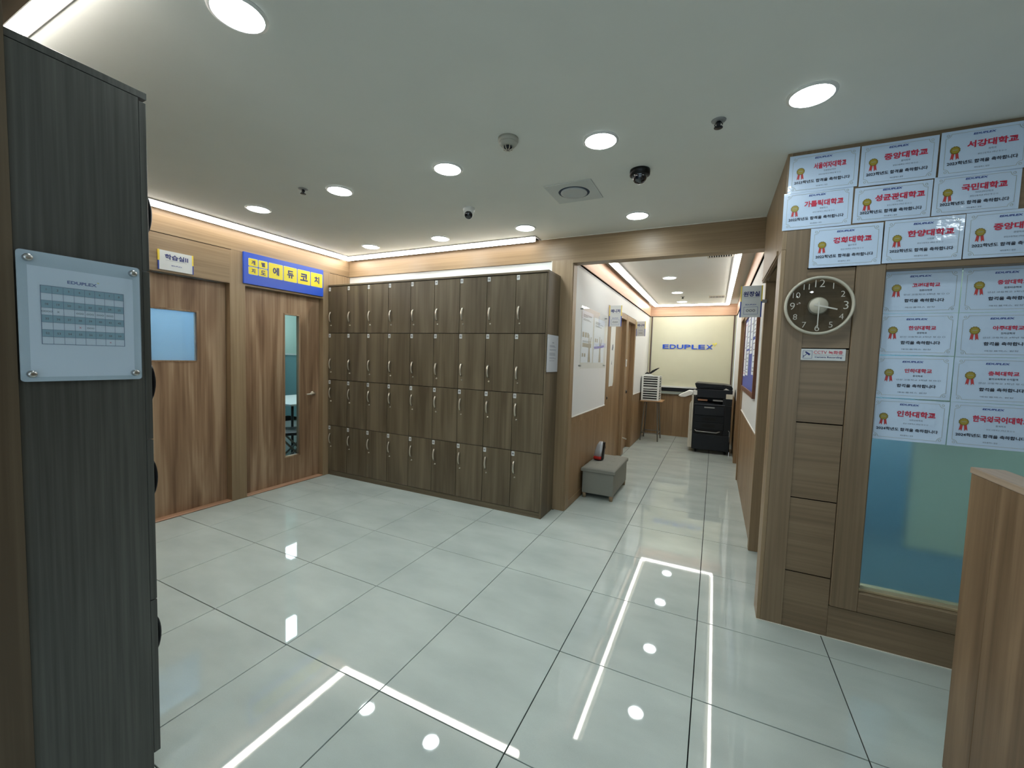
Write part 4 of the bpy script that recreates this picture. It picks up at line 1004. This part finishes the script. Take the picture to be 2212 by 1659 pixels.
hull([(0, 0, 0, 0.042, 0.055), (0.012, 0, 0, 0.046, 0.06)], blk, 'base')
hull([(0.012, 0.0, -0.045, 0.044, 0.020), (0.045, 0.002, -0.040, 0.042, 0.020)], redp, 'nose_band')
hull([(0.045, 0.0, -0.038, 0.043, 0.018), (0.11, 0.006, -0.026, 0.040, 0.018), (0.17, 0.012, -0.010, 0.032, 0.018), (0.205, 0.018, 0.004, 0.018, 0.014)], silver, 'shell')
hull([(0.012, 0.002, 0.012, 0.042, 0.046), (0.08, 0.008, 0.022, 0.038, 0.046), (0.14, 0.016, 0.026, 0.032, 0.036), (0.19, 0.024, 0.024, 0.024, 0.02), (0.20, 0.026, 0.02, 0.014, 0.012)], blk, 'motor_body')
MB().tube([(0.025, 0.02, 0.195), (0.03, 0.065, 0.185), (0.025, 0.085, 0.13), (0.012, 0.06, 0.06)], 0.011, blk2, 8).build('grip', v)

# ------------------------------------------------------------------ corridor left wall panels and posters
t = thing('wall_notice_case', 'clear acrylic display with two tree printed papers on the corridor wall', 'display', (X, 3.2, 1.35))
pl = Plane((X - 0.004, 2.67, 1.352), (0, 1, 0), (0, 0, 1), (1, 0, 0))
pl.rect(0.08, 0.50, 0.06, 0.585, paper2, 0.003); pl.build('paper', t, t.location)
pl.rect(0.55, 1.02, 0.06, 0.555, paper2, 0.003); pl.build('paper', t, t.location)
tree = plain('taupe print', srgb(168, 160, 146), 0.6); lil = plain('lilac print', srgb(150, 140, 200), 0.6)
for bx_ in (0.33, 0.78):
    pl.poly([(bx_, 0.065), (bx_ + .10, 0.065), (bx_ + .07, 0.20), (bx_ + .12, 0.33), (bx_ + .10, 0.335), (bx_ + .05, 0.24), (bx_ + .03, 0.36), (bx_ + .01, 0.355), (bx_ + .02, 0.20)], tree, 0.0045)
for a, b_, c, e in ((.11, .17, .32, .37), (.2, .26, .32, .37), (.29, .33, .32, .37), (.11, .16, .12, .155), (.19, .24, .12, .155), (.6, .64, .29, .33), (.67, .71, .29, .33), (.12, .45, .22, .26)): pl.rect(a, b_, c, e, tree, 0.0044)
for y in (.545, .535, .525, .50, .49, .28, .27): pl.rect(.12, .12 + random.uniform(.15, .32), y, y + .004, greyT, 0.0044)
for y in (.51, .50, .49, .47, .46): pl.rect(.6, .6 + random.uniform(.15, .35), y, y + .004, greyT, 0.0044)
pl.poly([(.56, .235), (.78, .25), (1.0, .27), (1.02, .25), (.8, .225), (.58, .21)], lil, 0.0046); pl.build('print', t, t.location)
clear2 = clear('thin acrylic', (0.985, 0.99, 0.99, 1), ior=1.35)
pl.rrect(0, 1.06, 0, 0.62, 0.01, clear2, 0.016, 0.020); pl.build('cover_plate', t, t.location)
for x_, y in ((.03, .03), (1.03, .03), (.03, .59), (1.03, .59)):
    MB().lathe([(0.008, 0), (0.008, 0.022), (0.009, 0.026), (0.003, 0.028)], pl.P(x_, y, 0), steel, 12, axis='x').build('standoff', t, t.location)
t = thing('door_poster', 'narrow pale poster with a torn lower edge on the first corridor door', 'poster', (X - 0.065, 4.45, 1.09))
pl = Plane((X - 0.065, 4.30, 1.09), (0, 1, 0), (0, 0, 1), (1, 0, 0))
pl.poly([(0, 0), (0.12, 0.005), (0.22, 0.0), (0.26, 0.06), (0.28, 0.5), (0.29, 0.84), (0, 0.84)], plain('pale sheet', srgb(222, 224, 220), 0.4), 0.001, 0.003); pl.build('sheet', t, t.location)
pl.poly([(.09, .50), (.15, .49), (.19, .53), (.17, .58), (.12, .57)], greyT, .0038).poly([(.09, .3), (.13, .3), (.12, .36)], greyT, .0038); pl.build('print', t, t.location)
# projecting signs
def flag_sign(x0, x1, y, z0, z1, text, sub, label, right=False):
    t = thing('projecting_sign', label, 'sign', (x1 if right else x0, y, z0), 'projecting room signs in the corridor')
    W, H = x1 - x0, z1 - z0
    pl = Plane((x0, y, z0), (1, 0, 0), (0, 0, 1), (0, -1, 0))
    pl.slab(0.006, W - 0.006, 0.0, H, signw, -0.004, 0.004); pl.build('plate', t, t.location)
    pl.slab(0, 0.008, H * .5, H, signy, -0.005, 0.005).slab(W - 0.008, W, H * .5, H, signy, -0.005, 0.005)
    pl.slab(0, 0.008, 0, H * .5, signb, -0.005, 0.005).slab(W - 0.008, W, 0, H * .5, signb, -0.005, 0.005); pl.build('edge_strip', t, t.location)
    d = 0.0052
    pl.text(text, W * .5, H * .74, H * .165, navy, w=W * .74, bold=0.03, d=d); pl.rect(W * .15, W * .85, H * .62, H * .625, greyT, d)
    pl.text('EDUPLEX', W * .5, H * .40, H * .035, blueT, w=W * .5, d=d)
    pl.frame(W * .18, W * .82, H * .09, H * .33, 0.0018, signb, d); pl.rect(W * .19, W * .81, H * .095, H * .325, signw, d - 0.0006); pl.text(sub, W * .5, H * .21, H * .08, blkT, w=W * .42, d=d)
    pl.build('lettering', t, t.location)
    bx_ = x1 if right else x0
    mb = MB(); s = 1 if right else -1
    mb.box(min(bx_, bx_ + s * 0.03), max(bx_, bx_ + s * 0.03), y - .006, y + .006, z0 + H * .45, z0 + H * .55, steel); mb.build('bracket', t, t.location)
flag_sign(X + 0.004, X + 0.155, 3.88, 1.862, 2.118, '매니저', '○○○', 'projecting white manager sign nearer the viewer on the left corridor wall')
flag_sign(X + 0.004, X + 0.150, 5.84, 1.863, 2.105, '매니저', '○○○', 'farther projecting manager sign beside the second corridor door')
flag_sign(3.158, 3.302, 2.35, 1.800, 2.035, '원장실', '○○○', 'projecting office sign on the right door casing near the clock', True)
# cork board on the right corridor wall
t = thing('notice_board', 'blue felt notice board with a cherry frame and pinned papers', 'notice board', (XR, 3.6, 1.15))
pl = Plane((XR + 0.004, 2.80, 1.15), (0, 1, 0), (0, 0, 1), (-1, 0, 0))
W, H = 1.70, 0.86
for q in ((0, W, 0, .045), (0, W, H - .045, H), (0, .045, .045, H - .045), (W - .045, W, .045, H - .045)): pl.slab(*q, cherry, 0.001, 0.024)
pl.build('frame', t, t.location); pl.slab(.045, W - .045, .045, H - .045, corkb, 0.001, 0.012); pl.build('felt', t, t.location)
pinkp = plain('pink print', srgb(220, 120, 130), 0.6)
for k, (a, b_, c, e) in enumerate(((.12, .40, .20, .52), (.12, .40, .55, .80), (.46, .76, .40, .80), (.86, 1.2, .18, .44), (.86, 1.2, .46, .80), (1.28, 1.58, .16, .78))):
    pl.slab(a, b_, c, e, paper2, 0.013, 0.0145); p = pl.build('paper', t, t.location)
    pl.frame(a + .03, b_ - .03, c + .03, e - .03, .006, pinkp if k > 4 else blkT, 0.0152)
    for q in range(4): pl.rect(a + .06, b_ - .08, c + .06 + q * (e - c - .1) / 4, c + .068 + q * (e - c - .1) / 4, greyT, 0.0152)
    pl.build('print', p, t.location)

# ------------------------------------------------------------------ stool, tray tower, punch
t = thing('side_table', 'small square wooden top table on splayed grey tube legs in the corridor', 'table', (1.99, 6.80, 0))
og = t.location; SX0, SX1, SYa, SYb = 1.812, 2.20, 6.56, 7.02
B(SX0, SX1, SYa, SYb, 0.722, 0.738, stoolw).build('tabletop', t, og, bevel=0.003)
def splay(x, y): return Vector((1.99 + (x - 1.99) * 0.72, 6.79 + (y - 6.79) * 0.72, 0.70))
for y in (SYa + 0.05, SYb - 0.05):
    a, b_ = splay(1.84, y), splay(2.15, y)
    for s, top in ((1.842, a), (2.148, b_)): MB().tube([(s, y + (0.03 if y < 6.8 else -0.03) * -1, 0.0), top - Vector((0, 0, 0.04)), top], 0.011, stoolm, 8).build('leg', t, og)
    MB().tube([a, a + Vector((0.02, 0, 0.016)), b_ + Vector((-0.02, 0, 0.016)), b_], 0.011, stoolm, 8).build('top_rail', t, og)
zz = 0.14
for a, b_ in (((1.852, 6.595), (2.138, 6.595)), ((1.852, 6.99), (2.138, 6.99)), ((1.852, 6.595), (1.852, 6.99)), ((2.138, 6.595), (2.138, 6.99))):
    MB().tube([(*a, zz), (*b_, zz)], 0.008, stoolm, 8).build('stretcher', t, og)
t = thing('tray_tower', 'white plastic ten drawer paper tray tower on the small table', 'drawer unit', (1.98, 6.8, 0.738))
og = t.location; TX0, TX1, TY0, TY1 = 1.822, 2.128, 6.585, 6.95
for k, (z0, z1) in enumerate(((0.7385, 0.962), (0.963, 1.186))):
    mb = MB()
    mb.box(TX0, TX1, TY1 - .006, TY1, z0, z1, wpl).box(TX0, TX1, TY0, TY1 - .006, z0, z0 + .006, wpl).box(TX0, TX1, TY0, TY1 - .006, z1 - .006, z1, wpl)
    mb.box(TX0, TX0 + .03, TY0, TY0 + .01, z0 + .006, z1 - .006, wpl).box(TX1 - .03, TX1, TY0, TY0 + .01, z0 + .006, z1 - .006, wpl)
    for x_ in (TX0, TX1 - .005):   # side ribs with openings
        mb.box(x_, x_ + .005, TY0 + .01, TY0 + .05, z0 + .006, z1 - .006, wpl).box(x_, x_ + .005, TY1 - .05, TY1 - .006, z0 + .006, z1 - .006, wpl)
        for q in range(5): mb.box(x_, x_ + .005, TY0 + .05, TY1 - .05, z0 + .006 + q * .046, z0 + .020 + q * .046, wpl)
    c = mb.build('frame', t, og)
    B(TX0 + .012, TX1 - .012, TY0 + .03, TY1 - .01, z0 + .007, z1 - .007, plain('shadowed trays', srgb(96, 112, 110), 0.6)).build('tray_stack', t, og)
    for q in range(5):
        zc = z0 + 0.012 + q * 0.0425
        d = MB().box(TX0 + .031, TX1 - .031, TY0 - .002, TY0 + .008, zc, zc + 0.017, wpl).build('drawer', t, og, bevel=0.002)
        MB().box(TX0 + .034, TX1 - .034, TY0 + .002, TY0 + .006, zc + 0.0175, zc + 0.041, blk3).build('slot', d, og)
t = thing('paper_punch', 'black and white lever paper punch lying on top of the tray tower', 'paper punch', (1.93, 6.68, 1.1865))
og = t.location
MB().prism([(1.86, 1.1865), (2.0, 1.1865), (2.0, 1.20), (1.94, 1.222), (1.88, 1.222), (1.86, 1.205)], 6.62, 6.72, wpl, axis='y').build('base', t, og, bevel=0.004)
MB().tube([(1.87, 6.67, 1.215), (1.90, 6.67, 1.236), (1.94, 6.67, 1.225)], 0.020, blk, 10).build('pivot', t, og)
MB().tube([(1.95, 6.67, 1.235), (2.0, 6.67, 1.275), (2.06, 6.67, 1.315), (2.105, 6.67, 1.338)], [0.016, 0.021, 0.014, 0.005], blk, 10).build('lever', t, og)

# ------------------------------------------------------------------ copier
t = thing('photocopier', 'large black office photocopier with a white side tray at the end of the corridor', 'photocopier', (3.0, 6.35, 0))
og = t.location; PX0, PX1, PY0, PY1 = 2.735, 3.285, 6.03, 6.68
PD = PY1
B(PX0, PX1, PY0, PD, 0.055, 0.785, blk).build('body', t, og, bevel=0.008, seg=2)
B(PX0 + .01, PX1 - .01, PY0 - .018, PY0 - .0005, 0.065, 0.305, blk2).build('cabinet_door', t, og, bevel=0.004)
d = B(PX0 + .03, PX1 - .11, PY0 - .016, PY0 - .0005, 0.315, 0.385, blk3).build('drawer', t, og, bevel=0.003)
MB().tube([(PX0 + .04, PY0 - .014, 0.372), (PX0 + .06, PY0 - .04, 0.355), (PX0 + .35, PY0 - .04, 0.350), (PX0 + .40, PY0 - .014, 0.366)], 0.009, gpl, 8).build('handle', d, og)
for z0, z1 in ((0.395, 0.50), (0.508, 0.61)):
    d = B(PX0 + .02, PX1 - .10, PY0 - .012, PY0 - .0005, z0, z1, blk).build('drawer', t, og, bevel=0.003); B(PX0 + .14, PX1 - .22, PY0 - .016, PY0 - .012, z0 + .03, z1 - .03, blk3).build('handle', d, og)
d = B(PX0 + .02, PX1 - .10, PY0 - .020, PY0 - .0005, 0.62, 0.775, blk2).build('front_cover', t, og, bevel=0.004); B(PX0 + .16, PX0 + .31, PY0 - .022, PY0 - .020, 0.735, 0.755, gpl).build('label', d, og)
B(PX0 + .015, PX1 - .10, PY0 - .024, PY0, 0.785, 0.795, plain('grey line', srgb(80, 84, 92), 0.4)).build('trim_strip', t, og)
# upper: output bay and scanner
mb = MB(); mb.box(PX0 + .01, PX1, PY1 - .12, PY1, 0.786, 0.90, blk).box(PX1 - .13, PX1, PY0, PY1 - .12, 0.786, 0.90, blk).box(PX0 + .01, PX0 + .05, PY0 + .02, PY1 - .12, 0.786, 0.90, blk); mb.build('output_bay', t, og)
MB().prism([(PX0 + .05, 0.79), (PX1 - .13, 0.79), (PX1 - .13, 0.80), (PX0 + .05, 0.83)], PY0 + .03, PY1 - .12, blk2, axis='y').build('output_tray', t, og)
B(PX0 + .06, PX0 + .20, PY0 + .004, PY0 + .02, 0.845, 0.872, plain('orange brown label', srgb(150, 112, 84), 0.5)).build('label', t, og); B(PX0 + .28, PX0 + .42, PY0 + .004, PY0 + .02, 0.85, 0.872, gpl).build('label', t, og)
B(PX0 + .02, PX1, PY0 - .01, PY1, 0.90, 1.035, blk2).build('scanner', t, og, bevel=0.008, seg=2)
B(PX1 - .09, PX1 + .004, PY0 - .016, PY0 + .10, 0.895, 0.972, wpl2).build('end_cap', t, og, bevel=0.003); B(PX0 - .012, PX0 + .045, PY0 - .014, PY0 + .12, 0.935, 1.010, wpl).build('end_cap', t, og, bevel=0.003)
MB().prism([(PX0 + .02, 1.06), (PX0 + .0, 1.12), (PX0 + .03, 1.13), (PX1 - .12, 1.115), (PX1 - .02, 1.10), (PX1, 1.07), (PX1, 1.036), (PX0 + .04, 1.036)], PY0 + .04, PY1 - .02, blk, axis='y').build('document_feeder', t, og, bevel=0.008, seg=2)
MB().prism([(PX0 + .08, 1.062), (PX0 + .40, 1.085), (PX0 + .40, 1.100), (PX0 + .08, 1.075)], PY0 + .0, PY0 + .05, blk2, axis='y').build('feeder_tray', t, og)
MB().prism([(PX0 + .42, 1.037), (PX0 + .50, 1.037), (PX0 + .455, 1.058)], PY0 + .0, PY0 + .035, wpl, axis='y').build('paper_guide', t, og)
MB().prism([(PX0 - .035, 0.36), (PX0 - .002, 0.36), (PX0 - .002, 0.93), (PX0 - .03, 0.93)], PY0 + .01, PY0 + .45, wpl2, axis='y').build('side_cover', t, og, bevel=0.003)
MB().prism([(PX0 - .06, 0.07), (PX0 - .036, 0.07), (PX0 - .036, 0.80), (PX0 - .055, 0.80), (PX0 - .06, 0.76)], PY0 + .02, PY0 + .42, wpl2, axis='y').build('side_door', t, og, bevel=0.003)
B(PX0 - .036, PX0 - .001, PY0 + .02, PY0 + .42, 0.075, 0.355, wpl2).build('side_cover', t, og)
MB().prism([(PX0 - .02, 0.955), (PX0 - .02, 0.985), (PX0 - .09, 0.99), (PX0 - .24, 0.905), (PX0 - .235, 0.898), (PX0 - .20, 0.885), (PX0 - .14, 0.885), (PX0 - .04, 0.93)], PY0 + .05, PY0 + .36, wpl, axis='y').build('bypass_tray', t, og, bevel=0.004)
MB().tube([(PX1 - .03, PY0 - .008, 0.40), (PX1 - .012, PY0 - .012, 0.38), (PX1 - .01, PY0 - .012, 0.25), (PX1 - .03, PY0 - .012, 0.10)], 0.005, gpl, 6).build('cord', t, og)
for x_ in (PX0 + .06, PX1 - .06):
    for y in (PY0 + .06, PY1 - .06): MB().lathe([(0.022, -0.014), (0.028, -0.008), (0.028, 0.008), (0.022, 0.014)], (x_, y, 0.028), blk3, 16, axis='x').build('caster', t, og)

# ------------------------------------------------------------------ unseen side of the room, closes the space behind the viewpoint
wz = struct('wall_rear')
for q in ((1.415, 2.1, 0, CEIL + 0.07), (5.7, 6.2, 0, CEIL + 0.07), (2.1, 5.7, 0, 0.3), (2.1, 5.7, 2.4, CEIL + 0.07)): B(q[0], q[1], -3.1, -3.0, q[2], q[3], whitep).build('panel', wz)
w2 = struct('window_added')  # added window, lets in sky light as soft fill
for x_ in (2.1, 3.28, 4.47, 5.65): B(x_, x_ + 0.05, -3.08, -3.02, 0.3, 2.4, wpl).build('frame', w2)
for z_ in (0.3, 2.35): B(2.1, 5.7, -3.08, -3.02, z_, z_ + 0.05, wpl).build('frame', w2)
for x_ in (2.15, 3.33, 4.52): B(x_, x_ + 1.13, -3.055, -3.05, 0.35, 2.35, clear('window glass', (0.95, 0.97, 0.97, 1)) if 'window glass' not in bpy.data.materials else bpy.data.materials['window glass']).build('pane', w2)
ws = struct('wall_far_right')
B(6.1, 6.2, -3.0, YW, 0, CEIL + 0.07, oakZ).build('panel', ws)
B(5.4, 6.1, -3.0, 1.385, -0.006, 0.0, tilem).build('floor_strip', floor)
